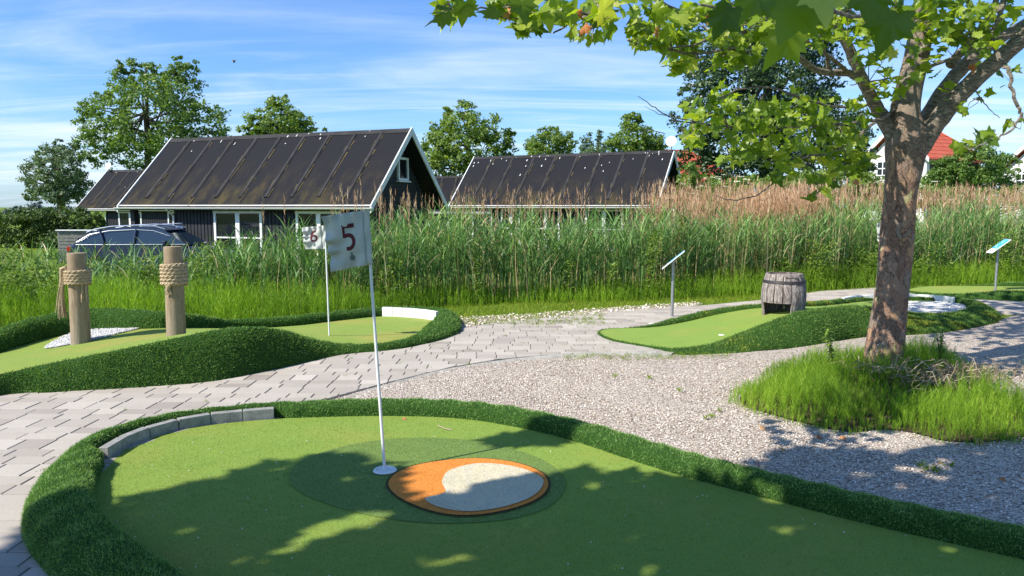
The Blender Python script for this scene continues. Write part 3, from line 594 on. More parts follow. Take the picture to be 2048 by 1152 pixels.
# --- hole 7 (barrel)
h7 = thing('minigolf_hole', 'mini golf green with the barrel on its hump, running behind the plane tree', 'golf hole', (0, 0, 0))
st7 = [(1200, 665, .015, .005, .04), (1225, 678, .015, .005, .04), (1290, 690, .015, .005, .04), (1350, 697, .015, .01, (1352, 706)), (1420, 688, .03, .01, (1425, 705)), (1470, 670, .07, .015, (1490, 702)), (1540, 645, .18, .03, (1560, 693)), (1605, 626, .26, .05, (1640, 686)), (1700, 617, .25, .06, (1700, 672)), (1760, 621, .17, .06, (1760, 668)), (1830, 631, .06, .07, (1830, 667)), (1890, 632, .03, .08, (1900, 661)), (1930, 625, .02, .09, (1975, 648)), (1935, 615, .02, .09, (2000, 632)), (1915, 606, .02, .07, .32), (1860, 602, .02, .06, .30), (1760, 601, .02, .06, .30), (1690, 607, .04, .06, .28), (1640, 612, .14, .07, .30), (1570, 614, .24, .06, .34), (1500, 618, .2, .06, .34), (1430, 630, .11, .07, .32), (1375, 643, .04, .06, .28), (1310, 654, .015, .03, .16), (1255, 656, .015, .005, .04), (1215, 658, .015, .005, .04)]
g7, b7, S7, zg7 = hole(h7, st7, M['green'], M['pile_moss'], 5200, .022, .0095, sharp=.6, stones=[(1688, 609), (1720, 604), (1790, 602), (1860, 603), (1905, 608)])
ring_blocks(h7, [(1688, 609), (1720, 604), (1790, 602), (1860, 603), (1905, 608)], .10, .05, M['edging_white'], 'edging_stones', z0=.01, w=.2)
wc7 = catmull([tuple(G(p[0], p[1], .03).xy) for p in [(1800, 604), (1880, 604), (1925, 609), (1930, 620), (1890, 629), (1830, 628), (1790, 618)]], True, 4)
V, Fc = fill(wc7, .15, lambda X, Y: zg7(X, Y)+.006); mesh_np('white_gravel', V, Fc, M['white_gravel'], h7)
chips(h7, wc7, lambda X, Y: zg7(X, Y)+.012, 5000, .013, M['white_gravel'], 'white_chips')
for p, z_ in (((1303, 648), .03), ((1443, 671), .055)): mb = MB(); mb.lathe([(0.001, .012), (.035, .012), (.04, 0)], 16, tuple(G(p[0], p[1], z_))); mb.build('tee_marker', M['white_paint'], h7)
# --- hole 8 (far right)
h8 = thing('minigolf_hole', 'far mini golf green beyond the path at the right edge', 'golf hole', (0, 0, 0))
st8 = [(1815, 580, .01, .005, .05), (1860, 586, .01, .005, .06), (1925, 590, .01, .03, (1930, 594)), (2010, 590, .02, .09, (2020, 599)), (2150, 592, .02, .1, (2160, 604)), (2400, 590, .02, .1, .35), (2450, 580, .02, .1, .35), (2250, 574, .02, .1, .35), (2050, 573, .02, .08, .3), (1970, 572, .01, .02, .15), (1900, 572, .01, .005, .05), (1850, 573, .01, .005, .05)]
hole(h8, st8, M['green_worn'], M['pile'], 3500, .03, .012)
# ------------------------------------------------------------------ flags
def cdt_fill(poly, step):
    V, Fc = fill(poly, step); return V[:, :2], Fc
def glyph5():
    o_ = [(.13, 1), (.86, 1), (.86, .845), (.30, .845), (.29, .635)]
    for a in np.radians(np.linspace(105, -118, 22)): o_.append((.45+.45*math.cos(a), .315+.335*math.sin(a)))
    for a in np.radians(np.linspace(-122, 118, 20)): o_.append((.43+.255*math.cos(a), .315+.185*math.sin(a)))
    o_ += [(.12, .49)]; return [o_]
def glyph6():
    ring = [(.5+.44*math.cos(a), .31+.31*math.sin(a)) for a in np.radians(np.linspace(140, 140-358, 34))]+[(.5+.22*math.cos(a), .30+.155*math.sin(a)) for a in np.radians(np.linspace(142-358, 142, 26))]
    stem = [(.06, .33), (.08, .55), (.22, .78), (.45, .94), (.78, 1.02), (.80, .87), (.58, .80), (.42, .68), (.33, .54), (.28, .45)]; return [ring, stem]
def flag(label, base, top, TL, TR, BR, BL, Y, glyphs, gbox, seed, group='numbered golf flags', cup=True):
    base = Vector(base); top = Vector(top)
    root = thing('golf_flag', label, 'flag', tuple(base), group=group)
    def loc(v): return Vector(v)-base
    mb = MB(); mb.tube([loc(base)-Vector((0, 0, .03)), loc(base.lerp(top, .5)), loc(top)+Vector((0, 0, .01))], [.0095, .009, .008], 12); mb.build('flagpole', M['white_paint'], root, smooth=True)
    q = [loc(P(*c, Y)) for c in (TL, TR, BR, BL)]; rr = random.Random(seed); ph = [rr.uniform(0, 6.28) for _ in range(8)]
    nrm = (q[1]-q[0]).cross(q[3]-q[0]).normalized(); nrm = nrm if nrm.y < 0 else -nrm; S = (q[1]-q[0]).length
    def surf(u, v, lift=0.0):
        # u 0..1 left to right, v 0..1 bottom to top; pull creases along the free edge and hem
        e = .012*S/.28; p = q[3].lerp(q[2], u).lerp(q[0].lerp(q[1], u), v)
        a = 7.0*e*math.exp(-u*6)*math.sin(v*19+ph[0]+2*math.sin(v*7+ph[1]))*.34
        b = 4.5*e*math.exp(-(1-v)*8)*math.sin(u*26+ph[2])*.30+1.6*e*math.exp(-v*9)*math.sin(u*15+ph[3])*.4
        c = 1.1*e*math.sin(u*3.6+v*4.1+ph[4])+.5*e*math.sin(u*9-v*11+ph[5])
        sl = -.9*e*(1/(1+math.exp((u-.86)*60)))+.9*e*math.exp(-((u-.86)/.02)**2)
        bow = -.9*e*math.sin(math.pi*u)
        return p+nrm*(a+b+c-sl*1.0+bow+lift)
    nu, nv = 60, 60; vs = []; fs = []
    for side in (0, 1):
        for i in range(nu+1):
            for j in range(nv+1):
                u, v = i/nu, j/nv; ed = min(u, 1-u, v, 1-v); th = .0045*min(1, (ed/.02))**.5
                vs.append(surf(u, v, (th if side == 0 else -th-.006)))
    o2 = (nu+1)*(nv+1)
    for i in range(nu):
        for j in range(nv):
            a = i*(nv+1)+j; fs += [(a, a+nv+1, a+nv+2, a+1), (o2+a, o2+a+1, o2+a+nv+2, o2+a+nv+1)]
    for i in range(nu):
        for j in (0, nv): a = i*(nv+1)+j; fs.append((a, a+nv+1, o2+a+nv+1, o2+a))
    for j in range(nv):
        for i in (0, nu): a = i*(nv+1)+j; fs.append((a, a+1, o2+a+1, o2+a))
    mb = MB(); mb.add(vs, fs); cl = mb.build('flag_cloth', M['cloth'], root, smooth=False)
    for p in cl.data.polygons: p.use_smooth = True
    try: cl.data.set_sharp_from_angle(angle=R(60))
    except Exception: pass
    def print_(polys, box, mat, name, lift):
        if not polys: return
        mb = MB(); u0, v0, u1, v1 = box
        for k, pg in enumerate(polys):
            V2, Fc = cdt_fill(pg, .08); mb.add([surf(u0+(u1-u0)*x, v0+(v1-v0)*y_, .0045+lift+.0006*k) for x, y_ in V2], [tuple(f) for f in Fc])
        mb.build(name, mat, cl, fix=False)
    print_(glyphs, gbox, M['digit'], 'number', .0012)
    if glyphs:
        gx = (gbox[0]+gbox[2])/2+.02
        ringp = [[(.5+.5*math.cos(a), .5+.5*math.sin(a)) for a in np.linspace(0, 6.2, 26)]+[(.5+.33*math.cos(a), .5+.33*math.sin(a)) for a in np.linspace(6.2, 0, 26)]]
        crown = [[(0, 0), (1, 0), (1.05, .7), (.72, .3), (.5, 1), (.28, .3), (-.05, .7)], [(.25, -.35), (.75, -.35), (.75, -.1), (.25, -.1)]]
        print_(ringp, (gx-.065, .135, gx+.065, .24), M['emblem'], 'emblem', .0012)
        print_([[(.5+.30*math.cos(a), .5+.30*math.sin(a)) for a in np.linspace(0, 6.1, 20)]], (gx-.065, .135, gx+.065, .24), M['emblem'], 'emblem', .0018)
        print_(crown, (gx-.035, .258, gx+.035, .295), M['emblem'], 'emblem', .0012)
        print_([[(0, 0), (1, 0), (1, 1), (0, 1)]], (gx-.09, .118, gx+.09, .126), M['emblem_soft'], 'emblem', .0012)
    return root
b5p = G(770, 944)
flag('white flag with maroon number 5 on the tilted pole in the foreground green', b5p, P(733, 424, b5p.y+.02), (645, 433), (737, 419), (746, 528), (664, 544), b5p.y, glyph5(), (.34, .33, .70, .80), 3)
b6p = G(659, 681, .02)
flag('small white flag with maroon number 6 on the far left green', b6p, P(650, 455, b6p.y), (605, 455), (649, 451), (650, 498), (610, 499), b6p.y, glyph6(), (.29, .33, .67, .84), 9)
b7p = G(1772, 612, .05)
flag('white flag mostly hidden behind the plane tree trunk', b7p, P(1771, 443, b7p.y), (1753, 447), (1772, 443), (1772, 484), (1756, 483), b7p.y, None, None, 5)
for hr, b in ((h5, b5p+Vector((0, 0, .008))), (h6, b6p), (h7, b7p)):
    mb = MB(); mb.lathe([(.050, .002), (.052, .010), (.066, .010), (.072, .003)], 32, (b.x, b.y, b.z)); mb.lathe([(.050, .009), (.047, .0035), (.001, .003)], 32, (b.x, b.y, b.z)); mb.build('cup', M['white_paint'], hr, smooth=True)
# ------------------------------------------------------------------ roped posts
def rope_post(label, base, h, r, lean, z_lo, z_hi, turns, tail, seed):
    root = thing('mooring_post', label, 'post', tuple(base), group='roped wooden posts'); rr = random.Random(seed)
    mb = MB(); n = 28; vs = []; fs = []; K = 16
    off = lambda t: (lean[0]*t, lean[1]*t)
    prof = [(r*1.02, -.05)]+[(r*(1.0-.05*t), h*t-.012*(t == 1)) for t in np.linspace(0, 1, K)]+[(r*.93, h), (r*.5, h+.002), (.002, h+.003)]
    for rad, z in prof:
        for k in range(n):
            t = 2*math.pi*k/n; q = rad*(1+.018*math.sin(3*t+z*2)+.008*math.sin(11*t+1)-.0*z); vs.append((q*math.cos(t)+lean[0]*z/h, q*math.sin(t)+lean[1]*z/h, z))
    for i in range(len(prof)-1):
        for k in range(n): fs.append((i*n+k, i*n+(k+1) % n, (i+1)*n+(k+1) % n, (i+1)*n+k))
    mb.add(vs, fs); mb.build('post', M['post'], root, smooth=True)
    # rope: three twisted strands wound round the post
    rd = (z_hi-z_lo)/turns/2*1.04; strands = MB(); steps = int(turns*44)
    for s in range(3):
        pts = []
        for i in range(steps+1):
            f = i/steps; a = 2*math.pi*turns*f+.6; z = z_lo+rd+(z_hi-z_lo-2*rd)*f; R0 = r*.98+rd*.95
            tw = a*5.5+s*2*math.pi/3; rad = R0+rd*.48*math.cos(tw); pts.append((rad*math.cos(a)+lean[0]*z/h, rad*math.sin(a)+lean[1]*z/h, z+rd*.48*math.sin(tw)))
        strands.tube(pts, rd*.56, 6)
    rope = strands.build('rope', M['rope'], root, smooth=True)
    if tail == 'tassel':
        ts = MB(); A = Vector((-r*1.08, -r*.25, z_hi-.03))
        for s in range(46):
            sx, sy = rr.uniform(-.022, .022), rr.uniform(-.022, .022); pts = []; Lt = rr.uniform(.42, .5)
            for i in range(9):
                f = i/8; spread = .5+1.7*f**2; pts.append(A+Vector((-.025*math.sin(f*3.0)-.055*f+sx*spread, sy*spread, .05*math.sin(math.pi*min(1, f*4))*(f < .25)-Lt*f+.012*math.sin(f*9+s))))
            ts.tube(pts, [.006]*7+[.005, .003], 4)
        ts.tube([A+Vector((.05, .02, -.02)), A+Vector((.0, 0, .045)), A+Vector((-.035, 0, .03)), A+Vector((-.04, 0, -.06)), A+Vector((-.06, 0, -.2))], [.02, .022, .024, .022, .018], 8)
        ts.build('tassel', M['rope'], rope)
        ts = MB()
        for s in range(12):
            a = -.5+rr.uniform(-.25, .25); pts = [(1.12*r*math.cos(a), 1.12*r*math.sin(a), z_lo+.03-.2*f*rr.uniform(.6, 1)+.0) for f in np.linspace(0, 1, 5)]; pts = [(p[0]+rr.uniform(-.006, .006), p[1]+rr.uniform(-.006, .006), p[2]) for p in pts]; ts.tube(pts, [.005, .005, .005, .006, .004], 4)
        ts.build('frayed_end', M['rope'], rope)
    else:
        ts = MB(); c = Vector((-.01, -r*1.15, z_lo+.015))
        ts.tube([c+Vector((.08, .02, .05)), c+Vector((.03, -.01, .03)), c, c+Vector((-.01, .0, -.04))], [.018, .022, .026, .012], 8)
        for s in range(10): ts.tube([c, c+Vector((rr.uniform(-.03, .03), 0, -.05)), c+Vector((rr.uniform(-.04, .04), 0, -.085))], [.006, .005, .002], 4)
        ts.build('rope_knot', M['rope'], rope)
    return root
bp1 = G(162, 690, .155); bp1.z = float(zg6(np.array([bp1.x]), np.array([bp1.y]))[0])-.01
bp2 = G(352, 664, .31); bp2.z = float(zg6(np.array([bp2.x]), np.array([bp2.y]))[0])-.02
t1 = P(153, 506, bp1.y); rope_post('wooden post with rope coil and a long hanging tassel beside white gravel', bp1, t1.z-bp1.z, .094, (t1.x-bp1.x, 0), (t1.z-bp1.z)*.64, (t1.z-bp1.z)*.83, 5, 'tassel', 1)
t2 = P(346, 493, bp2.y); rope_post('wooden post with short knotted rope coil on top of the turf hump', bp2, t2.z-bp2.z, .094, (t2.x-bp2.x, 0), (t2.z-bp2.z)*.56, (t2.z-bp2.z)*.835, 6, 'knot', 2)
# ------------------------------------------------------------------ barrel
bb = G(1566, 622, .25); bb.z = .24
root = thing('barrel', 'weathered wooden barrel with a square tunnel opening standing on the turf hump', 'barrel', tuple(bb))
Hh = .50; ns = 16; sv = MB()
def br(z): t = z/Hh; return .245+.035*math.sin(math.pi*min(1, max(0, t)))-.018*t+.02*(1-t)*.5
for k in range(ns):
    a0, a1 = 2*math.pi*k/ns+.018, 2*math.pi*(k+1)/ns-.018; am = math.degrees((a0+a1)/2) % 360
    z0 = .135 if (182 < am < 268) else -.05     # tunnel opening through the staves
    vs = []; K = 9; zs = np.linspace(z0, Hh-random.uniform(0, .004), K)
    for z in zs:
        r0 = br(z)
        for a, rr_ in ((a0, r0-.001), ((a0+a1)/2, r0+.003), (a1, r0-.001), (a1, r0-.022), (a0, r0-.022)): vs.append((rr_*math.cos(a), rr_*math.sin(a), z))
    fs = [(i*5+j, i*5+(j+1) % 5, (i+1)*5+(j+1) % 5, (i+1)*5+j) for i in range(K-1) for j in range(5)]+[(0, 1, 2, 3, 4), tuple(range((K-1)*5, K*5))]
    sv.add(vs, fs, random.random())
sv.build('staves', M['barrel'], root)
mb = MB()
for k in range(7):
    y_ = -.21+k*.07; hw = math.sqrt(max(0, .222**2-y_*y_)); mb.box((0, y_, Hh-.03), (hw*2, .068, .018), rnd=.1*k)
mb.build('barrel_head', M['barrel'], root)
for zc, hw in ((.40, .018), ):
    mb = MB(); mb.lathe([(br(zc-hw)+.004, zc-hw), (br(zc-hw)+.009, zc-hw+.002), (br(zc+hw)+.009, zc+hw-.002), (br(zc+hw)+.003, zc+hw)], 48); mb.build('hoop', M['hoop'], root, smooth=True)
# ------------------------------------------------------------------ rule signs
def sign(label, base, h):
    root = thing('rule_sign', label, 'sign', tuple(base), group='tilted hole signs')
    mb = MB(); mb.tube([(0, 0, -.05), (0, 0, h-.03)], .022, 14); mb.build('post', M['steel'], root, smooth=True)
    Rm = Matrix.Rotation(R(-14), 3, 'Z') @ Matrix.Rotation(R(-40), 3, 'Y'); c = Vector((0.0, 0, h))
    mb = MB(); mb.box(c+Rm @ Vector((0, 0, -.004)), (.40, .30, .012), Rm, bev=.003); pan = mb.build('panel', M['white_paint'], root)
    mb = MB(); mb.box(c+Rm @ Vector((.055, 0, .0045)), (.27, .27, .002), Rm); mb.build('printed_sheet', M['sign_blue'], pan)
    mb = MB()
    for k in range(5): mb.box(c+Rm @ Vector((-.165+k*.012, 0, .0040)), (.0035, .2-.03*(k % 2), .0015), Rm)
    mb.build('text_lines', M['emblem'], pan)
    mb = MB(); mb.box((0, 0, h-.028), (.08, .08, .01)); mb.build('bracket', M['steel'], root)
    return root
s1 = G(1344, 633, .0); sign('tilted sign on a steel post beside the barrel green, seen edge on', s1, P(1346, 519, s1.y).z)
s2 = G(1990, 583, .0); sign('tilted sign with bright blue face on the farthest green at right', s2, P(1996, 492, s2.y).z)
# ------------------------------------------------------------------ cottages
def cottage(label, R1, ang, L, s=1.0, gz=-.6, dish=None, win=(), ez=2.2, gable_win=True, seams=10, group='black cottages with dark felt roofs'):
    """R1: left end of ridge on the ground plan; local x along the ridge, y away from the camera"""
    root = thing('cottage', label, 'house', (R1[0], R1[1], gz), ang, group); H = W = 2.6; top = ez+H; th = .16
    mb = MB(); n = 60
    for side in (-1, 1):   # roof slabs, subdivided so the felt can sag
        vs = []; fs = []; m_ = 14
        for i in range(n+1):
            for j in range(m_+1):
                x = L*i/n; t = j/m_; vs.append((x, side*(.0+W*t), top-H*t+.012*math.sin(x*2.1+j)*math.sin(j*.9)*(0 < j < m_)))
        for i in range(n):
            for j in range(m_): a = i*(m_+1)+j; fs.append((a, a+m_+1, a+m_+2, a+1))
        vs2 = [(v[0], v[1]*1.0, v[2]-th) for v in vs]; k = len(vs); fs2 = [tuple(q+k for q in f[::-1]) for f in fs]
        rim = []
        for i in range(n): a = i*(m_+1)+m_; rim.append((a, a+m_+1, k+a+m_+1, k+a))
        for j in range(m_):
            for i in (0, n): a = i*(m_+1)+j; rim.append((a, a+1, k+a+1, k+a))
        mb.add(vs+vs2, fs+fs2+rim, .5)
    roof = mb.build('roof', M['felt'], root, smooth=True)
    mb = MB(); sl = math.sqrt(2)
    for side in (-1, 1):
        for k in range(1, seams):
            x = L*k/seams; A = Vector((x, side*.12, top-.12)); B = Vector((x, side*(W-.28), top-(W-.28)))
            nrm = Vector((0, side*.7071, .7071)); dx = Vector((.07, 0, 0)); h_ = nrm*.05
            for (o1, o2, hh_) in ((dx, 1, h_),):
                vs = [A-dx*1.3, A+dx*1.3, B+dx*1.3, B-dx*1.3, A-dx*.6+h_, A+dx*.6+h_, B+dx*.6+h_, B-dx*.6+h_]
                mb.add(vs, [(4, 5, 6, 7), (0, 1, 5, 4), (2, 3, 7, 6), (0, 4, 7, 3), (1, 2, 6, 5)])
    mb.build('roof_batten', M['batten'], roof)
    mb = MB(); rr = random.Random(int(L*100)+int(R1[0]*7))
    for k in range(1, seams):
        x = L*k/seams
        for q in range(9):
            if rr.random() < .62:
                t = (q+rr.random())/9; t0 = t*(W-.35)+.1; ln = rr.uniform(.12, .35); wd = rr.uniform(.012, .04); sd_ = rr.choice((-.09, .09, .095)); nr_ = .016+.002*(q % 3)
                vs = [(x+sd_-wd, -(t0)-nr_*.7, top-t0+nr_*.7), (x+sd_+wd, -(t0)-nr_*.7, top-t0+nr_*.7), (x+sd_+wd*.5, -(t0+ln)-nr_*.7, top-t0-ln+nr_*.7), (x+sd_-wd*.5, -(t0+ln)-nr_*.7, top-t0-ln+nr_*.7)]
                mb.add(vs, [(0, 1, 2, 3)], None, 0)
    for q in range(12 if seams == 10 else 34):
        x = rr.uniform(.1, L-.1); t0 = min(W-.1, rr.expovariate(3.2)); ln = rr.uniform(.02, .1); wd = rr.uniform(.01, .022)
        mb.add([(x-wd, -t0-.02, top-t0+.02), (x+wd, -t0-.02, top-t0+.02), (x+wd, -t0-ln-.02, top-t0-ln+.02), (x-wd, -t0-ln-.02, top-t0-ln+.02)], [(0, 1, 2, 3)], None, 1)
    mb.build('lichen_streaks', [M['moss'], M['lichen']], roof, fix=False)['kind'] = 'stuff'
    mb = MB(); mb.prism([(-.14, top-.11), (0, top+.035), (.14, top-.11), (.13, top-.13), (0, top+.0), (-.13, top-.13)], 'x', -.01, L+.01); mb.build('ridge_cap', M['batten'], roof)
    for x0, sgn in ((0, -1), (L, 1)):   # barge boards
        for side in (-1, 1):
            o_ = .035; mb = MB(); a = x0+sgn*.001; b = x0+sgn*.045
            mb.prism([(0, top+.07), (side*(W+.06), top-W+.01), (side*(W+.06), top-W-.22), (0, top-.20)] if side < 0 else [(.001, top+.07), (W+.06, top-W+.01), (W+.06, top-W-.22), (.001, top-.20)], 'x', min(a, b), max(a, b)); mb.build('barge_board', M['white_trim'], root)
    for side in (-1, 1):
        mb = MB(); c = (0, side*(W+.07), ez-.10); K = 9; vs = []; fs = []
        for x in (-.12, L+.12):
            for k in range(K):
                a = math.pi+math.pi*k/(K-1); vs.append((x, c[1]+.065*math.cos(a), c[2]+.05+.065*math.sin(a)))
        for k in range(K-1): fs.append((k, k+1, K+k+1, K+k))
        fs += [tuple(range(K)), tuple(range(K, 2*K))]; mb.add(vs, fs); mb.build('gutter', M['white_paint'], root, smooth=True, fix=False)
        mb = MB(); mb.box((L/2, side*(W-.012), ez-.06), (L, .02, .2)); mb.build('fascia', M['white_trim'], root)
    wx0, wx1, wy = 2.3, L-.6, 2.25
    mb = MB(); mb.box(((wx0+wx1)/2, 0, (ez-.1)/2-.1), (wx1-wx0, wy*2, ez-.1+.2)); mb.prism([(-wy, ez-.1), (wy, ez-.1), (wy, ez+.05), (0, top-.22), (-wy, ez+.05)], 'x', wx0, wx1)
    wall = mb.build('wall', M['black_wood'], root)
    mb = MB(); x = wx0+.06   # vertical boards on the long side
    while x < wx1-.05:
        mb.box((x, -wy-.012, ez/2-.05), (.115, .024, ez-.02)); x += .155
    z = .1
    while z < top-.4:
        hw = wy-.02 if z < ez else max(0, (top-.35)-z); 
        if hw > .1: mb.box((wx1+.014, 0, z+.07), (.024, hw*2, .128), Matrix.Rotation(R(4), 3, 'Y'))
        z += .145
    mb.build('cladding', M['black_wood'], wall)
    for px_, py_ in ((.35, -2.25), (.35, 2.25)):
        mb = MB(); mb.box((px_, py_, ez/2-.1), (.2, .2, ez+.0)); mb.build('post', M['black_wood'], root)
    mb = MB(); mb.tube([(wx0+.02, -W-.05, ez-.1), (wx0+.02, -wy-.08, ez-.35), (wx0+.02, -wy-.08, .1)], .035, 10); mb.build('downpipe', M['white_paint'], root, smooth=True)
    for (a, b, z0, z1) in win:
        fw = MB(); y0 = -wy-.045; cxm = (a+b)/2
        for x in (a, b): fw.box((x, y0, (z0+z1)/2), (.09, .07, z1-z0))
        fw.box((cxm, y0, (z0+z1)/2), (.17, .072, z1-z0)); fw.box((cxm, y0-.002, z1), (b-a+.12, .075, .10)); fw.box((cxm, y0-.002, z0), (b-a+.12, .075, .09)); fw.box((cxm, y0+.004, z0+(z1-z0)*.52), (b-a, .05, .05))
        f = fw.build('window', M['white_paint'], root)
        mb = MB(); mb.box((cxm, -wy-.028, (z0+z1)/2), (b-a, .01, z1-z0)); mb.build('pane', M['glass'], f)
    if gable_win:
        fw = MB(); X = wx1+.06; yc = .32; zc = ez+1.28; wd, hh = .62, .72
        for s_ in (-1, 1): fw.box((X, yc+s_*wd/2, zc), (.09, .08, hh)); fw.box((X+.002, yc, zc+s_*hh/2), (.095, wd+.08, .08))
        fw.box((X+.03, yc, zc-hh/2-.07), (.14, wd+.2, .04)); f = fw.build('window', M['white_paint'], root)
        mb = MB(); mb.box((X-.01, yc, zc), (.02, wd, hh)); mb.build('pane', M['glass'], f)
    if dish:
        mb = MB(); dx, dz = dish; c = Vector((dx, -.15, top+dz)); ax = Vector((.1, -.95, .3)).normalized(); Rm = ax.to_track_quat('Z', 'Y').to_matrix(); K = 5; n_ = 22; rr_ = .26
        vs = []; fs = []
        for s_ in (0, .012):
            for i in range(K+1):
                for k in range(n_): r_ = rr_*i/K; vs.append(c+Rm @ Vector((r_*math.cos(2*math.pi*k/n_), r_*math.sin(2*math.pi*k/n_), .25*r_*r_/rr_-s_)))
        for s_ in (0, 1):
            for i in range(K):
                for k in range(n_): a = s_*(K+1)*n_+i*n_+k; b = s_*(K+1)*n_+i*n_+(k+1) % n_; fs.append((a, b, b+n_, a+n_))
        for k in range(n_): a = K*n_+k; b = K*n_+(k+1) % n_; fs.append((a, b, b+(K+1)*n_, a+(K+1)*n_))
        mb.add(vs, fs); dd_ = mb.build('satellite_dish', M['white_paint'], root, smooth=True)
        mb = MB(); mb.tube([c+Vector((0, .03, 0)), Vector((dx, -.02, top-.1))], .022, 8); mb.tube([c+Rm @ Vector((0, -rr_*.8, 0)), c+Rm @ Vector((0, -.1, .33))], .012, 6); mb.box(c+Rm @ Vector((0, -.08, .34)), (.06, .06, .09), Rm); mb.build('bracket', M['steel'], dd_)
    return root
wn = ((4.2, 6.2, .15, 2.0), (7.7, 9.4, .15, 2.0))
a1 = math.atan2(-.374, .925)
cottage('black cottage with white gable trim nearest the camera, behind the number 5 flag', (-13.4, 30), a1, 10.75, win=wn)
cottage('black cottage with brownish roof and satellite dish at its right gable', (-2.02, 41), math.atan2(-.459, .889), 10.9, dish=(10.8, .42), win=((2.9, 3.9, .15, 2), (4.6, 6.0, .15, 2), (7.4, 9.2, .15, 2)), seams=9)
cottage('black cottage half hidden behind the left end of the nearest cottage', (-27.7, 52), a1, 10.8, gz=-.8, dish=(.25, .3), win=((3.5, 5.4, .15, 2.0), (7.7, 9.4, .15, 2)))
cottage('low dark roofed cottage seen in the gap between the two large roofs', (-11.5, 57), math.atan2(-.2, .98), 11, gz=-1.05, win=wn, gable_win=False)
# red roofed houses
def red_house(label, c, ang, L, W, ez, H, gz=-.6, hip=True):
    root = thing('red_roof_house', label, 'house', (c[0], c[1], gz), ang, 'white houses with red tiled roofs')
    mb = MB(); mb.box((0, 0, ez/2), (L-.8, W-.8, ez)); mb.prism([(-(W-.8)/2, ez-.02), ((W-.8)/2, ez-.02), (0, ez+H*.86)], 'x', -(L-.8)/2, (L-.8)/2-(0 if not hip else L*.3)); mb.build('wall', M['white_trim'], root)
    mb = MB(); hx = W/2 if hip else 0; vs = [(-L/2, -W/2, ez), (L/2, -W/2, ez), (L/2, W/2, ez), (-L/2, W/2, ez), (-L/2, 0, ez+H), (L/2-hx, 0, ez+H)]
    vs += [(x, y_, z-.18) for x, y_, z in vs]; fs = [(0, 1, 5, 4), (2, 3, 4, 5), (1, 2, 5), (0, 6, 7, 1), (1, 7, 8, 2), (2, 8, 9, 3), (6, 10, 11, 7), (8, 11, 10, 9), (7, 11, 8), (0, 4, 10, 6), (4, 3, 9, 10)]
    mb.add(vs, fs); rf = mb.build('roof', M['tile'], root)
    mb = MB()
    for A, B in (((-L/2, 0, ez+H+.04), (L/2-hx, 0, ez+H+.04)), ((L/2-hx, 0, ez+H+.03), (L/2, -W/2, ez+.06)), ((L/2-hx, 0, ez+H+.03), (L/2, W/2, ez+.06))): mb.tube([A, B], .09, 6)
    mb.build('ridge_tiles', M['tile'], rf)
    for s_ in (-1, 1):
        mb = MB(); mb.prism([(0, ez+H+.1), (s_*(W/2+.05), ez+.05), (s_*(W/2+.05), ez-.3), (0, ez+H-.28)], 'x', -L/2-.08, -L/2-.01); mb.build('barge_board', M['white_paint'], root)
    for s_ in (-1, 1):
        f = MB(); X = -(L-.8)/2-.04; yc = s_*1.0
        for q in (-1, 0, 1): f.box((X, yc+q*.5, ez-.6), (.08, .08, 1.2))
        for q in (-1, 0, 1): f.box((X-.002, yc, ez-.6+q*.56), (.08, 1.08, .08))
        fo = f.build('window', M['white_paint'], root); mb = MB(); mb.box((X+.02, yc, ez-.6), (.04, 1.0, 1.16)); mb.build('pane', M['glass'], fo)
    mb = MB(); mb.box((0, -(W-.8)/2-.03, ez*.5), (L-1.6, .05, ez*.98)); mb.build('dark_boarding', M['black_wood'], root)
    return root
c = P(1866, 400, 62); red_house('red tiled house directly behind the plane tree trunk with white gable', (c.x, 64), R(28), 8.0, 6.4, 5.7, 2.9, gz=-.4)
c = P(2130, 400, 66); red_house('red tiled house cut off by the right edge of the photo', (c.x, 66), R(20), 9, 7, 5.0, 2.9, gz=-.6)
c = P(1395, 400, 66); red_house('red tiled house mostly hidden by the dark tree beside the satellite dish', (c.x, 70), R(20), 6.5, 6, 4.3, 2.7, gz=-.4)
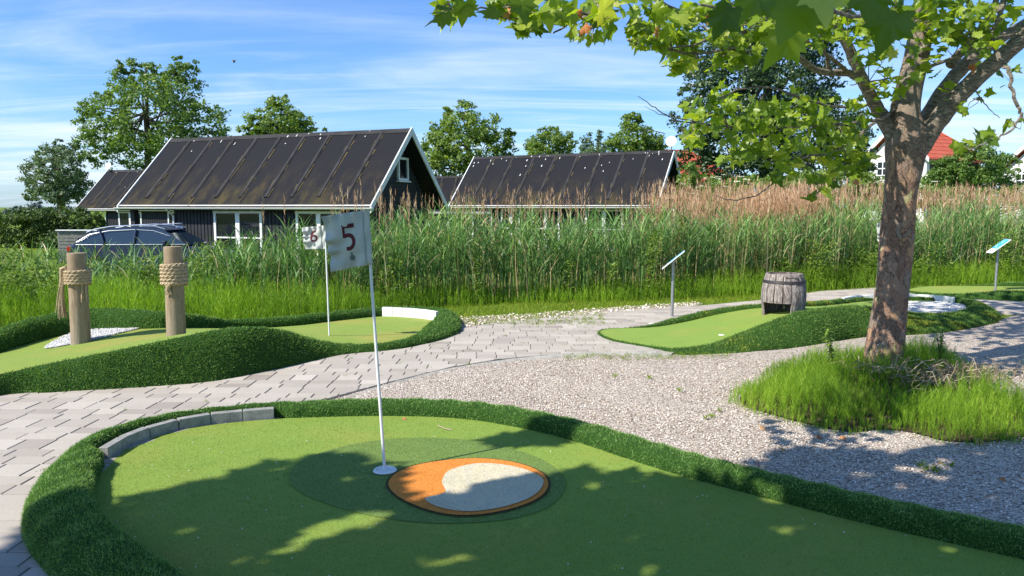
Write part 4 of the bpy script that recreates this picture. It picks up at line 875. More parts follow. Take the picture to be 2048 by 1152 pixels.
# ------------------------------------------------------------------ cars
def car(label, loc, rz, paint):
    root = thing('parked_car', label, 'car', loc, rz, 'cars parked by the cottages'); Wd = 1.84
    # rear at -x. lower body side profile
    low = [(-2.28, .35), (-2.33, .62), (-2.27, .95), (-2.2, 1.0), (-1.0, 1.04), (.6, 1.02), (1.35, .96), (2.1, .78), (2.32, .55), (2.3, .28), (1.9, .22), (1.8, .22), (1.72, .48), (1.45, .66), (1.15, .48), (1.07, .22), (-1.05, .22), (-1.12, .48), (-1.4, .66), (-1.68, .48), (-1.76, .24), (-2.1, .26)]
    def loft(poly, w0, w1, split, inset):
        n = len(poly); sec = [(-1, inset), (-.86, 0), (.86, 0), (1, inset)]; vs = []
        for sgn, ins in sec:
            for x, z in poly:
                wz = (w0+(w1-w0)*max(0, min(1, (z-split[0])/(split[1]-split[0])))); vs.append((x*(1-ins*.03), sgn*wz/2*(1-.03*(abs(x)/2.3)**4), z-(ins*.04 if z > .9 else 0)))
        fs = [(i, (i+1) % n, n+(i+1) % n, n+i) for i in range(n)]+[(n+i, n+(i+1) % n, 2*n+(i+1) % n, 2*n+i) for i in range(n)]+[(2*n+i, 2*n+(i+1) % n, 3*n+(i+1) % n, 3*n+i) for i in range(n)]
        tri = delaunay_2d_cdt([Vector(p) for p in poly], [(i, (i+1) % n) for i in range(n)], [], 1, 1e-5)[2]
        fs += [tuple(t) for t in tri]+[tuple(3*n+q for q in t[::-1]) for t in tri]; return vs, fs
    mb = MB(); vs, fs = loft(low, Wd, Wd*.97, (.3, 1.1), 1); mb.add(vs, fs); mb.build('body', paint, root, smooth=True)
    glass = [(-2.12, 1.0), (-1.98, 1.16), (-1.6, 1.38), (-1.1, 1.49), (-.3, 1.53), (.3, 1.50), (.65, 1.42), (1.35, 1.0)]
    mb = MB(); vs, fs = loft(glass, Wd*.955, Wd*.76, (.98, 1.5), 0); mb.add(vs, fs); mb.build('window_glass', M['car_glass'], root, smooth=True)
    rf = [(-2.06, 1.16), (-1.62, 1.405), (-1.1, 1.52), (-.3, 1.565), (.3, 1.535), (.68, 1.45), (.60, 1.43), (.28, 1.50), (-.3, 1.53), (-1.1, 1.488), (-1.55, 1.37)]
    mb = MB(); vs, fs = loft(rf, Wd*.80, Wd*.74, (1.2, 1.55), 0); mb.add(vs, fs); mb.build('roof', paint, root, smooth=True)
    for s_ in (-1, 1):
        mb = MB(); mb.tube([(-1.75, s_*.70, 1.39), (-1.5, s_*.69, 1.49), (-1.0, s_*.68, 1.575), (-.2, s_*.68, 1.61), (.3, s_*.68, 1.58), (.62, s_*.70, 1.49)], .017, 8); mb.build('roof_rail', M['chrome'], root, smooth=True)
        mb = MB(); mb.tube([(-2.0, s_*.86, 1.09), (-1.62, s_*.80, 1.335), (-1.05, s_*.76, 1.44), (-.3, s_*.74, 1.475), (.3, s_*.75, 1.44), (.8, s_*.80, 1.28), (1.3, s_*.885, 1.02), (-2.0, s_*.895, 1.02)], .009, 6); mb.build('chrome_trim', M['chrome'], root, smooth=True)
        for x0, x1 in ((-.28, -.22), (-1.15, -1.32)):
            mb = MB(); mb.tube([(x0, s_*.885, 1.03), (x1, s_*.755, 1.47)], .04, 6); mb.build('pillar', paint, root)
        for x in (1.44, -1.41):
            mb = MB(); pr = [(.20, -.1), (.33, -.105), (.345, -.06), (.345, .06), (.33, .105), (.20, .1)]; vs = []; fs = []; n = 28
            for r_, y_ in pr:
                for k in range(n): t = 2*math.pi*k/n; vs.append((x+r_*math.cos(t), s_*.83+y_, .34+r_*math.sin(t)))
            for i in range(len(pr)-1):
                for k in range(n): fs.append((i*n+k, i*n+(k+1) % n, (i+1)*n+(k+1) % n, (i+1)*n+k))
            mb.add(vs, fs); wh = mb.build('wheel', M['rubber'], root, smooth=True)
            mb = MB(); mb.tube([(x, s_*.80, .34), (x, s_*.915, .34)], .21, 20); mb.build('rim', M['chrome'], wh)
        mb = MB(); mb.box((-2.22, s_*.68, .88), (.14, .40, .16), bev=.02); mb.build('tail_light', M['tail'], root)
        mb = MB(); mb.box((2.17, s_*.68, .66), (.2, .38, .13), bev=.02); mb.build('headlight', M['chrome'], root)
        mb = MB(); mb.box((.72, s_*.99, 1.08), (.12, .2, .13), bev=.03); mb.build('mirror', paint, root)
    return root
c = P(310, 500, 24); car('dark blue estate car with silver roof rail parked behind the reeds', (c.x, 24, -.6), R(3), M['car_blue'])
c = P(372, 500, 27); car('black car mostly hidden behind the dark blue car', (c.x+.2, 27.6, -.62), R(3), M['car_black'])
# slatted bin screen
c = P(118, 500, 29); root = thing('slatted_screen', 'grey slatted wooden bin screen with a white top rail left of the car', 'fence', (c.x, 29, -.6))
for k in range(9): mb = MB(); mb.box((.75, 0, .12+k*.13), (1.5, .025, .105)); mb.build('slat', M['slat'], root)
for x in (0, .75, 1.5): mb = MB(); mb.box((x, .06, .62), (.08, .08, 1.24)); mb.build('post', M['slat'], root)
mb = MB(); mb.box((.75, .02, 1.27), (1.6, .2, .04)); mb.build('top_rail', M['white_paint'], root)
# ------------------------------------------------------------------ background trees
LV = np.array([(-.5, 0, 0), (0, -.28, .06), (.5, 0, 0), (0, .28, .06)]); LF = np.array([(0, 1, 2, 3)])
def crown_leaves(blobs, n, ls, clump, shell=.35, up=.5):
    """blobs: (center(3), radii(3)); leaf-sized faces gathered in clumps through the crown"""
    vol = np.array([b[1][0]*b[1][2] for b in blobs]); pr = vol/vol.sum(); ncl = max(3, int(n/clump)); which = rs.choice(len(blobs), ncl, p=pr)
    Cc = np.array([b[0] for b in blobs])[which]; Rr = np.array([b[1] for b in blobs])[which]
    d = rs.normal(0, 1, (ncl, 3)); d /= np.linalg.norm(d, axis=1, keepdims=True); q = rs.uniform(shell, 1, ncl)**.6
    cc = Cc+d*q[:, None]*Rr; cr = np.mean(Rr, 1)*rs.uniform(.06, .19, ncl)+ls*.5
    i = rs.randint(0, ncl, n); off = rs.normal(0, 1, (n, 3)); off *= (rs.uniform(0, 1, n)**.5/np.linalg.norm(off, axis=1))[:, None]
    pos = cc[i]+off*cr[i][:, None]*[1.25, 1.25, .8]
    nr = rs.normal(0, .7, (n, 3))+d[i]*.6+[0, 0, up]
    tone = rs.uniform(0, 1, ncl)
    V, Fi, r = instances(LV, LF, pos, frames(nr, rs.uniform(0, 6.28, n)), ls*rs.uniform(.6, 1.3, n), np.clip(rs.uniform(0, 1, n)*.6+tone[i]*.4, 0, 1))
    return V, Fi, r, cc
def bg_tree(name, label, basepx, d, blobs, mat, n, ls, tr=.2, gz=-.6, group='trees beyond the cottages', clump=26, cat='tree', trunk=True, depth=.8, shell=.35, nb=26):
    base = P(basepx, 450, d); root = thing(name, label, cat, (base.x, d, gz), group=group)
    B = []
    for k, (px, py, rx, ry) in enumerate(blobs):
        c = P(px, py, d+((k*37 % 11)/11-.5)*depth*rx/F*d*1.2); s_ = d/F; B.append((np.array(c)-np.array((base.x, d, gz)), np.array((rx*s_, rx*s_*depth, ry*s_))))
    V, Fi, r, cc = crown_leaves(B, n, ls, clump, shell)
    mesh_np('crown', V, Fi, mat, root, r)
    if trunk:
        mb = MB(); zc = np.mean([b[0][2] for b in B]); xc = np.mean([b[0][0] for b in B]); top = Vector((xc, 0, max(b[0][2] for b in B)))
        trunkp = [Vector((0, 0, -.1)), Vector((xc*.15, 0, zc*.4)), Vector((xc*.6, 0, zc*.8)), top]; mb.tube(trunkp, [tr*1.2, tr, tr*.7, tr*.15], 8)
        for j in rs.choice(len(cc), min(nb, len(cc)), replace=False):
            e = Vector(cc[j]); t0 = rs.uniform(.25, .9); s0 = trunkp[1].lerp(trunkp[3], t0*.8); mid = s0.lerp(e, .5)+Vector((0, 0, -.05*(e-s0).length)); mb.tube([s0, mid, e], [tr*.35, tr*.2, tr*.06], 5)
        mb.build('trunk', M['bark_far'], root, smooth=True)
    return root
bg_tree('maple_tree', 'tall broad green tree rising behind the left cottages', 300, 62, [(300, 235, 95, 85), (215, 250, 60, 60), (350, 180, 55, 50), (400, 255, 58, 50), (190, 300, 45, 35), (265, 160, 40, 40), (375, 140, 22, 28), (440, 285, 28, 30), (290, 310, 100, 38), (245, 135, 14, 20), (180, 220, 25, 20), (350, 130, 14, 22), (210, 185, 18, 22), (310, 145, 30, 28)], M['leaf_far'], 27000, .25, .3, clump=34)
bg_tree('willow_tree', 'small grey green tree standing alone at far left', 128, 60, [(110, 340, 55, 45), (75, 355, 38, 38), (130, 310, 30, 32), (150, 370, 35, 35), (90, 310, 22, 22), (60, 385, 22, 20), (120, 385, 50, 25), (118, 290, 12, 14)], M['leaf_willow'], 15000, .19, .32, clump=36, group='lone trees')
bg_tree('maple_tree', 'loose crowned green tree behind the ridge of the nearest cottage', 565, 60, [(560, 240, 60, 40), (520, 250, 35, 35), (600, 255, 35, 30), (560, 205, 25, 22), (625, 265, 25, 20), (580, 275, 80, 22), (490, 268, 18, 16)], M['leaf_mid'], 9000, .25, .22, clump=30, shell=.2)
bg_tree('maple_tree', 'green tree between the two large roofs with spiky top', 930, 58, [(930, 290, 75, 60), (890, 270, 38, 40), (935, 225, 25, 28), (970, 260, 40, 35), (1005, 295, 28, 25), (860, 310, 28, 40), (900, 330, 60, 40), (1000, 330, 40, 25), (895, 225, 10, 18), (1020, 265, 12, 14)], M['leaf_mid'], 13500, .25, .25, clump=30, shell=.25)
bg_tree('maple_tree', 'small round tree behind the left end of the brownish roof', 1098, 62, [(1098, 290, 45, 25), (1105, 265, 22, 18), (1065, 290, 22, 18), (1130, 285, 22, 22), (1100, 312, 50, 18), (1085, 268, 12, 12)], M['leaf_mid'], 6000, .22, .18, clump=20, shell=.2)
bg_tree('poplar_tree', 'grey green feathery treetops behind the middle of the brownish roof', 1182, 80, [(1165, 292, 7, 22), (1180, 285, 8, 22), (1198, 282, 7, 26), (1185, 305, 30, 14), (1210, 295, 8, 16)], M['leaf_willow'], 3000, .22, .14, clump=12, shell=.1)
bg_tree('maple_tree', 'green tree behind the right end of the brownish roof', 1270, 58, [(1268, 275, 40, 30), (1262, 245, 22, 20), (1230, 285, 25, 20), (1300, 280, 25, 20), (1320, 290, 18, 16), (1270, 305, 65, 18), (1280, 238, 10, 12)], M['leaf_mid'], 7500, .22, .2, clump=20, shell=.2)
bg_tree('dark_tree', 'huge dense dark green tree behind the plane tree branches', 1530, 46, [(1480, 170, 110, 110), (1420, 120, 60, 70), (1560, 140, 110, 120), (1400, 240, 55, 60), (1620, 250, 100, 80), (1500, 290, 140, 60), (1690, 280, 60, 60), (1390, 310, 40, 45), (1480, 60, 70, 50), (1600, 60, 80, 60), (1540, -10, 80, 50), (1720, 320, 35, 30), (1372, 190, 22, 30), (1640, 170, 50, 60), (1430, 335, 50, 35), (1500, 340, 70, 35), (1650, 330, 80, 40), (1570, 340, 80, 40)], M['leaf_dark'], 52000, .22, .45, clump=34, group='dark trees', shell=.3, nb=30)
bg_tree('round_bush', 'rounded green tree between the plane trunk and the right edge', 1950, 44, [(1950, 330, 60, 40), (1900, 345, 45, 32), (2000, 340, 40, 34), (1950, 300, 35, 20), (1870, 355, 30, 20), (1940, 370, 90, 25)], M['leaf_far'], 15000, .17, .16, clump=28, group='bushes')
bg_tree('elder_bush', 'elder bush with cream flower heads beside the brownish roof gable', 1400, 34, [(1400, 372, 45, 28), (1380, 350, 28, 24), (1440, 385, 45, 24), (1370, 380, 22, 24)], M['leaf_mid'], 4200, .13, .08, clump=26, group='bushes')
bg_tree('shrub_thicket', 'bright green thicket under the dark tree behind the dry reeds', 1600, 30, [(1520, 385, 60, 34), (1600, 382, 70, 36), (1680, 378, 70, 40), (1740, 385, 50, 38), (1460, 388, 50, 30), (1830, 390, 60, 30), (1560, 362, 30, 18), (1640, 356, 34, 18)], M['leaf_mid'], 22000, .12, .06, clump=24, group='bushes')
bg_tree('shrub_thicket', 'low brambly thicket under the round bush at the right edge', 1960, 28, [(1900, 392, 50, 24), (1980, 395, 60, 22), (2050, 390, 50, 24), (2120, 392, 60, 24)], M['leaf_mid'], 5000, .12, .06, clump=24, group='bushes')
bg_tree('clipped_hedge', 'long dark garden hedge below the lone tree at far left', 100, 40, [(20, 446, 45, 30), (80, 442, 50, 30), (140, 442, 45, 30), (180, 448, 30, 26), (196, 455, 20, 26), (-40, 450, 50, 30), (45, 436, 60, 14), (100, 476, 80, 24), (20, 478, 60, 22)], M['leaf_hedge'], 24000, .13, .08, clump=34, cat='hedge', group='bushes', gz=-.8)
bg_tree('overhanging_tree', 'small tree tip poking in at the far left edge', -40, 30, [(-6, 385, 14, 9), (-30, 380, 25, 22), (-60, 370, 40, 40)], M['leaf_dark'], 900, .13, .06, clump=18, group='dark trees')
for k, (px, rx, ry, py) in enumerate([(12, 14, 6, 428), (35, 16, 8, 424), (62, 12, 9, 422), (75, 9, 12, 418), (50, 9, 7, 424), (120, 18, 9, 424), (140, 12, 8, 425), (160, 14, 8, 425), (90, 10, 6, 426)]):
    labs = ['farthest left low tree', 'broad tree left', 'pointed tree', 'tallest slim tree', 'small gap tree', 'wide clump tree', 'low tree right of the clump', 'last tree before the roof', 'tiny tree between clumps']
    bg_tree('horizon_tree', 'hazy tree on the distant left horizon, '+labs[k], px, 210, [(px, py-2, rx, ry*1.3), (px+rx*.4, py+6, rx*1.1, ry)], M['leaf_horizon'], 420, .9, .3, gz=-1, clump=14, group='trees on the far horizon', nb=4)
# flower heads of the elder and hogweeds
def umbels(parent, pts, d, s):
    pos = []; 
    for px, py in pts:
        c = P(px, py, d+rs.uniform(-.5, .3)); b = parent.location
        for q in range(26): a = rs.uniform(0, 6.28); r_ = s*math.sqrt(rs.uniform(0, 1)); pos.append((c.x-b.x+r_*math.cos(a), c.y-b.y+r_*math.sin(a), c.z-b.z+.12*s*rs.uniform(-1, 1)-.15*r_))
    n = len(pos); V, Fi, r = instances(LV*.9, LF, pos, frames(rs.normal(0, .35, (n, 3))+[0, -.3, 1], rs.uniform(0, 6.28, n)), rs.uniform(.6, 1.2, n)*s*.45)
    mesh_np('flower_heads', V, Fi, M['flower'], parent, r)['kind'] = 'stuff'
by = {o['label']: o for o in C.objects if o.get('label')}
umbels(by['elder bush with cream flower heads beside the brownish roof gable'], [(1365+rs.randint(0, 90), 345+rs.randint(0, 45)) for _ in range(15)], 32.6, .13)
umbels(by['bright green thicket under the dark tree behind the dry reeds'], [(1480, 352), (1492, 358), (1500, 366), (1475, 362), (1545, 350), (1850, 350), (1870, 362), (1838, 372), (1525, 372), (1450, 372)], 29, .15)
umbels(by['low brambly thicket under the round bush at the right edge'], [(1920, 390), (1928, 392), (1905, 398)], 27, .13)
# ------------------------------------------------------------------ reeds, horsetail and grass strip
def reed_front(X):   # front line of the reed bed (ground Y) for a given X
    return np.interp(X, [-14, -9, -6, -4.2, -3, -1.2, 1, 3, 5, 8, 12, 20], [12.3, 11.6, 11.6, 11.6, 11.4, 12.2, 12.8, 13.4, 14.2, 15.6, 17, 18])
acc = Acc()
def reeds(n, x0, x1, depth, hfun, rfun, leafn=7, dry=0.0):
    X = rs.uniform(x0, x1, n); Y = reed_front(X)+rs.uniform(0, 1, n)**1.2*depth; Z = terrain(X, Y)
    h = hfun(X, Y)*rs.uniform(.68, 1.08, n)*(.92+.10*np.sin(X*3.3+np.sin(X*1.7)*2)); lean = rs.normal(0, .06, (n, 3)); lean[:, 2] = 1
    isdry = rs.uniform(0, 1, n) < dry
    base = np.column_stack([X, Y, Z]); rt = np.where(isdry, rs.uniform(.8, 1, n), rs.uniform(0, .6, n))
    acc.add(*ribbons(base, lean, h, .012+.004*rs.uniform(0, 1, n), rs.normal(0, .05, (n, 3))*[1, 1, 0], segs=2, rnd=rt, taper=.5))
    live = np.where(~isdry)[0]
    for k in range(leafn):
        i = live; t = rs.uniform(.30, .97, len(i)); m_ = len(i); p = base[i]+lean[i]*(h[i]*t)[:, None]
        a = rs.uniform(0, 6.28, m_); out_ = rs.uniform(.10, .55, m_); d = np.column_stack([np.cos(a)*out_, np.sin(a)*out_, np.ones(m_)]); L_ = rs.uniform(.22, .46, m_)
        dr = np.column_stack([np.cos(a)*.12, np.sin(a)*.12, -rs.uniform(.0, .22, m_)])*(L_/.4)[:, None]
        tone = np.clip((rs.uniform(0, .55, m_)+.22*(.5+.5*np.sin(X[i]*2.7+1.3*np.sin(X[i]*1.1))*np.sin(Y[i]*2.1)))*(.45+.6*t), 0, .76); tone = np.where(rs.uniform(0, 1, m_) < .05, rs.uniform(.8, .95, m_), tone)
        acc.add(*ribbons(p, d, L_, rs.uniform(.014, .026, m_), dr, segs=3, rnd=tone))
hf = lambda X, Y: np.interp(X, [-12, -7, -5, -3.8, -2.5, 0, 3, 6, 10, 16], [.9, .85, .95, 1.2, 1.42, 1.5, 1.55, 1.62, 1.8, 1.9])+terrain(X, Y)*-1.0*.75
reeds(2300, -4.6, 15, 1.6, hf, None, 9)
reeds(1700, -3.5, 16, 5.5, lambda X, Y: hf(X, Y)*1.05, None, 7, .12)
reeds(330, -11, -4.4, 3.2, hf, None, 6, .05)
reeds(2600, 2.6, 17, 5, lambda X, Y: hf(X, Y)*1.12, None, 0, 1.0)
reeds(700, -4, 6, 4, lambda X, Y: hf(X, Y)*.95, None, 0, 1.0)
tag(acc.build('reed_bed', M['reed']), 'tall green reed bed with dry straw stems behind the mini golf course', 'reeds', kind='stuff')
# plumes
acc = Acc()
def plumes(n, x0, x1, y0, y1, hlo, hhi, s=1.0):
    X = rs.uniform(x0, x1, n); Y = reed_front(X)+rs.uniform(y0, y1, n)
    cl = (np.sin(X*2.3+1)+np.sin(X*5.1)+np.sin(X*.9+2))/3; k = rs.uniform(-.7, 1, n) < cl+.35; X, Y = X[k], Y[k]; n = len(X); Z = terrain(X, Y); h = rs.uniform(hlo, hhi, n)-Z*.9
    base = np.column_stack([X, Y, Z]); lean = np.column_stack([rs.normal(.02, .05, n), rs.normal(0, .05, n), np.ones(n)])
    acc.add(*ribbons(base, lean, h, .009, None, segs=1, rnd=rs.uniform(.3, 1, n), taper=.4))
    tone = rs.uniform(0, 1, n)
    for q in range(13):
        t = 1-rs.uniform(0, .30, n)*s*(.28/.3); p = base+lean*(h*t)[:, None]; a = rs.uniform(0, 6.28, n)
        d = np.column_stack([np.cos(a)*.22, np.sin(a)*.22, np.ones(n)]); acc.add(*ribbons(p, d, rs.uniform(.06, .16, n), rs.uniform(.010, .02, n), None, segs=1, rnd=np.clip(tone+rs.normal(0, .15, n), 0, 1)))
plumes(420, -4.2, 6, .4, 4.5, 1.66, 1.98)
plumes(2300, 2.9, 7.0, .5, 4.0, 1.70, 2.12)
plumes(1700, 6.8, 16, .6, 5.5, 1.78, 2.2, .6)
tag(acc.build('reed_plumes', M['plume']), 'tan dry seed plumes standing above the green reeds', 'reeds', kind='stuff')
def horsetails(X, Y, Z, h, wsp, nw, width=.0035, tonef=None):
    acc = Acc(); n = len(X); base = np.column_stack([X, Y, Z]); lean = np.column_stack([rs.normal(0, .10, n), rs.normal(0, .10, n), np.ones(n)]); cl = .5+.5*np.sin(X*3.1+np.sin(Y*4))*np.sin(Y*3.7+X)
    big = .5+.5*np.sin(X*1.3+2*np.sin(X*.6))*np.sin(X*2.9+Y*2); h = h*(.8+.35*big); tn = np.clip(cl*.35+big*.25+rs.uniform(0, .4, n), 0, 1)
    acc.add(*ribbons(base, lean, h, width*1.4, None, segs=1, rnd=tn, taper=.3))
    for q in range(nw):
        t = .18+.8*(q+rs.uniform(0, 1, n))/nw; p = base+lean*(h*t)[:, None]; a = rs.uniform(0, 6.28, n); ot = .55
        d = np.column_stack([np.cos(a)*ot, np.sin(a)*ot, np.ones(n)]); acc.add(*ribbons(p, d, wsp*h*(1.05-t*.75)*rs.uniform(.7, 1.2, n), width, np.column_stack([np.cos(a), np.sin(a), 0*a])*-.0, segs=1, rnd=np.clip(tn+rs.normal(0, .13, n), 0, 1)))
    return acc
# strip of horsetail in front of the reeds
n = 10500; X = rs.uniform(-12, 15, n); fr = reed_front(X); dep = np.interp(X, [-12, -4, -1.5, 0, 2, 15], [2.6, 2.2, 1.0, .55, .9, 1.3]); Y = fr+.5-rs.uniform(0, 1, n)*dep
hh = np.interp(X, [-12, -5, -2, 0, 2, 6, 15], [.58, .58, .48, .28, .42, .58, .62])*rs.uniform(.55, 1.1, n)*np.clip(.35+(Y-(fr+.5-dep))/.5, .35, 1)
# stay clear of the left green
S6p = S6[:, 5:7]; k = ~inside(S6p, X, Y); X, Y, hh = X[k], Y[k], hh[k]
tag(horsetails(X, Y, terrain(X, Y), hh, .42, 13, .008).build('horsetail_strip', M['horsetail']), 'bright lime green horsetail growing in front of the reeds', 'ground cover', kind='stuff')
# short grass verge
n = 60000; X = rs.uniform(-11, 14, n); fr = reed_front(X); edge = np.interp(X, [G(p, q).x for p, q in ((-400, 690), (600, 622), (900, 634), (1000, 628), (1250, 612), (1400, 603), (1640, 580), (1745, 574), (1960, 565), (2300, 560))], [G(p, q).y for p, q in ((-400, 690), (600, 622), (900, 634), (1000, 628), (1250, 612), (1400, 603), (1640, 580), (1745, 574), (1960, 565), (2300, 560))])
Y = edge-.25+rs.uniform(0, 1, n)*(fr+.6-edge+.25); k = ~inside(S6p, X, Y); X, Y = X[k], Y[k]; n = len(X)
tag(Acc().add(*ribbons(np.column_stack([X, Y, terrain(X, Y)]), np.column_stack([rs.normal(0, .5, n), rs.normal(0, .5, n), np.ones(n)]), rs.uniform(.03, .10, n), .009, None, segs=1)).build('verge_grass', M['grass']), 'short yellow green grass between the path and the reeds', 'grass', kind='stuff')
# leafy weeds among the reeds (left thicket and scattered stems)
def leafy(pts, name, label, cat, group, mat, hs, leaf, nleaf):
    for k, (x, y_, z) in enumerate(pts):
        h = hs[k % len(hs)]; root = thing(name, label[k] if isinstance(label, list) else label, cat, (x, y_, z), group=group)
        ns_ = max(1, int(3+h*3)); ac = Acc(); mb = MB()
        for s_ in range(ns_):
            a = rs.uniform(0, 6.28); ln = np.array([math.cos(a)*rs.uniform(.02, .25), math.sin(a)*rs.uniform(.02, .25), 1])*h*rs.uniform(.75, 1)
            mb.tube([(0, 0, 0), tuple(ln*.5*[.7, .7, 1]), tuple(ln)], [.006, .005, .003], 5)
            t = rs.uniform(.15, 1, nleaf)**.8; p = ln[None]*t[:, None]*np.column_stack([t, t, np.ones(nleaf)])**.5; aa = rs.uniform(0, 6.28, nleaf)
            d = np.column_stack([np.cos(aa), np.sin(aa), rs.uniform(.1, .8, nleaf)]); sd_ = np.column_stack([-np.sin(aa), np.cos(aa), 0*aa])
            ac.add(*ribbons(p, d, leaf*rs.uniform(.6, 1.1, nleaf)*(1.15-.6*t), leaf*.3, np.column_stack([0*t, 0*t, -leaf*.35*np.ones(nleaf)]), side=sd_, segs=3, rnd=np.clip(.2+.6*t+rs.normal(0, .15, nleaf), 0, 1)))
        ac.build('leaves', mat, root); mb.build('stem', M['weed'], root)
def leafy_mass(name, label, cx, Y, rx, ry, z0, z1, n, mat, ls=.07):
    X = rs.normal(0, .45, n)*rx+cx; Yy = Y+rs.uniform(-ry, ry, n); top = z0+(z1-z0)*(.75+.25*np.sin(X*3+1)*np.sin(X*7+2)); Z = z0+(top-z0)*rs.uniform(0, 1, n)**.6
    a = rs.uniform(0, 6.28, n); d = np.column_stack([np.cos(a), np.sin(a), rs.uniform(.2, 1.2, n)])
    return ribbons(np.column_stack([X, Yy, Z]), d, ls*rs.uniform(.6, 1.3, n), ls*.34, np.column_stack([0*a, 0*a, -ls*.3*np.ones(n)]), segs=3, rnd=np.clip(rs.uniform(0, .7, n)+.3*(Z-z0)/(z1-z0), 0, 1))
ac = Acc()
for cx, Y, rx, z1, n in ((-8.6, 12.0, 1.1, 1.0, 3000), (-7.6, 11.4, .8, .75, 1600), (-6.0, 12.6, .9, .8, 1800), (-4.9, 12.6, .9, 1.0, 2400), (-10.2, 12.4, 1.2, 1.05, 2400), (-4.1, 12.4, .6, .9, 900), (-2.0, 12.2, .5, .8, 500)):
    ac.add(*leafy_mass('', '', cx, Y, rx, .6, .0, z1, n, None, .085))
for cx, Y, rx, z1, n in ((1.0, 13.0, .12, 1.0, 220), (2.45, 13.1, .15, 1.35, 420), (1.75, 13.1, .12, .8, 200), (5.2, 14.3, .2, .9, 260), (5.9, 14.4, .35, 1.1, 600), (7.1, 15.0, .5, 1.0, 700), (10.7, 16.2, .5, 1.1, 800), (3.1, 13.8, .2, 1.5, 260), (-.6, 12.5, .12, .95, 200), (8.6, 15.6, .6, .9, 500)):
    ac.add(*leafy_mass('', '', cx, Y, rx, .25, .05, z1, n, None, .075))
tag(ac.build('leafy_weeds', M['weed']), 'yellow green leafy weeds growing among and beside the reeds', 'weeds', kind='stuff')
# horsetail clump round the tree
tb = G(1768, 742); tb = Vector((tb.x, tb.y, -.02))
cpoly = catmull([tuple(G(*p).xy) for p in [(1455, 800), (1500, 765), (1560, 735), (1640, 715), (1760, 705), (1880, 712), (1960, 745), (2020, 790), (2100, 815), (2140, 850), (2060, 880), (1980, 890), (1900, 888), (1830, 870), (1760, 862), (1690, 868), (1600, 850), (1510, 825)]], True, 5)
n = 8200; a = cpoly; X = rs.uniform(a[:, 0].min(), a[:, 0].max(), n); Y = rs.uniform(a[:, 1].min(), a[:, 1].max(), n); k = inside(cpoly, X, Y); X, Y = X[k], Y[k]
ed = np.min(np.hypot(X[:, None]-cpoly[None, :, 0], Y[:, None]-cpoly[None, :, 1]), 1); core = np.hypot((X-tb.x-.1)/.95, (Y-(tb.y-.95))/.30)
k = rs.uniform(0, 1, len(X)) < np.clip(.2+core*.5, .3, 1); X, Y, ed = X[k], Y[k], ed[k]
core = core[k]; hh = (.09+.19*np.clip(ed/.35, 0, 1))*rs.uniform(.6, 1.3, len(X))*(.75+.35*np.sin(X*4.3+1)*np.sin(Y*5.1))*np.clip(.4+core*.45, .5, 1)
tag(horsetails(X, Y, np.full(len(X), -.02), hh, .5, 20, .0030).build('horsetail_clump', M['horsetail']), 'bright green horsetail clump growing round the foot of the plane tree', 'ground cover', kind='stuff')
V, Fc = fill(cpoly, .2, lambda X, Y: X*0-.004); V[:, 2] += .0; c0 = V.mean(0); V[:, :2] = c0[:2]+(V[:, :2]-c0[:2])*.93; tag(mesh_np('tree_pit_soil', V, Fc, M['soil']), kind='structure')
mb = MB()   # tangle of dead stalks
for q in range(330):
    cxx, cyy = random.choice(((0, -.95), (.25, -1.0), (-.25, -.85), (.65, -1.0), (.4, -.85), (-.42, -.55), (.1, -.75), (-.1, -1.1), (.3, -.8)))
    x0, y0 = tb.x+cxx+random.gauss(0, .13), tb.y+cyy+random.gauss(0, .09); az = random.uniform(0, 6.28); L_ = random.uniform(.08, .26); z0 = random.uniform(.06, .2)
    p0 = Vector((x0, y0, z0)); p2 = p0+Vector((math.cos(az)*L_, math.sin(az)*L_*.6, random.uniform(-.05, .14))); p1 = p0.lerp(p2, .5)+Vector((0, 0, random.uniform(.01, .07))); mb.tube([p0, p1, p2], [.0030, .0028, .0015], 4, caps=False)
tag(mb.build('dead_stalks', M['dead'], fix=False), 'tangle of dry tan stalks in the horsetail clump below the tree', 'dead plants', kind='stuff')
wl = [tuple(G(1665, 745)), tuple(G(1880, 745))]
leafy([(wl[0][0], wl[0][1], -.02)], 'tall_weed', 'tall leafy weed standing left of the plane tree trunk', 'weed', 'tall weeds by the tree', M['weed'], [.52], .10, 26)
leafy([(wl[1][0], wl[1][1], -.02)], 'tall_weed', 'tall leafy weed standing right of the plane tree trunk', 'weed', 'tall weeds by the tree', M['weed'], [.44], .10, 24)
leafy([(G(2060, 745).x, G(2060, 745).y, -.02)], 'tall_weed', 'leafy weed cut off by the right edge on the gravel', 'weed', 'tall weeds by the tree', M['weed'], [.26], .14, 16)
# small weeds in joints and gravel
ac = Acc()
def tufts(pts, s, n=9):
    for px, py in pts:
        c = G(px, py); b = np.tile(np.array((c.x, c.y, -.006)), (n, 1))+rs.normal(0, .012, (n, 3))*[1, 1, 0]; ac.add(*ribbons(b, np.column_stack([rs.normal(0, .7, n), rs.normal(0, .7, n), np.ones(n)*.8]), rs.uniform(.5, 1.2, n)*s, s*.16, None, segs=2))
tufts([(940, 728), (855, 735), (760, 752), (800, 726), (690, 752), (905, 710), (1050, 700), (1040, 690), (1120, 668), (1030, 660), (1010, 672), (960, 664), (1170, 655), (900, 672), (985, 690), (1100, 650), (650, 705), (700, 716), (865, 690), (1085, 645), (1190, 640), (1230, 648), (940, 700), (885, 698), (1015, 645), (1130, 690), (985, 668), (218, 862), (85, 940), (250, 820), (410, 803)]+[(1000+i*13+rs.randint(-6, 6), 640+rs.randint(0, 60)) for i in range(22)], .032)
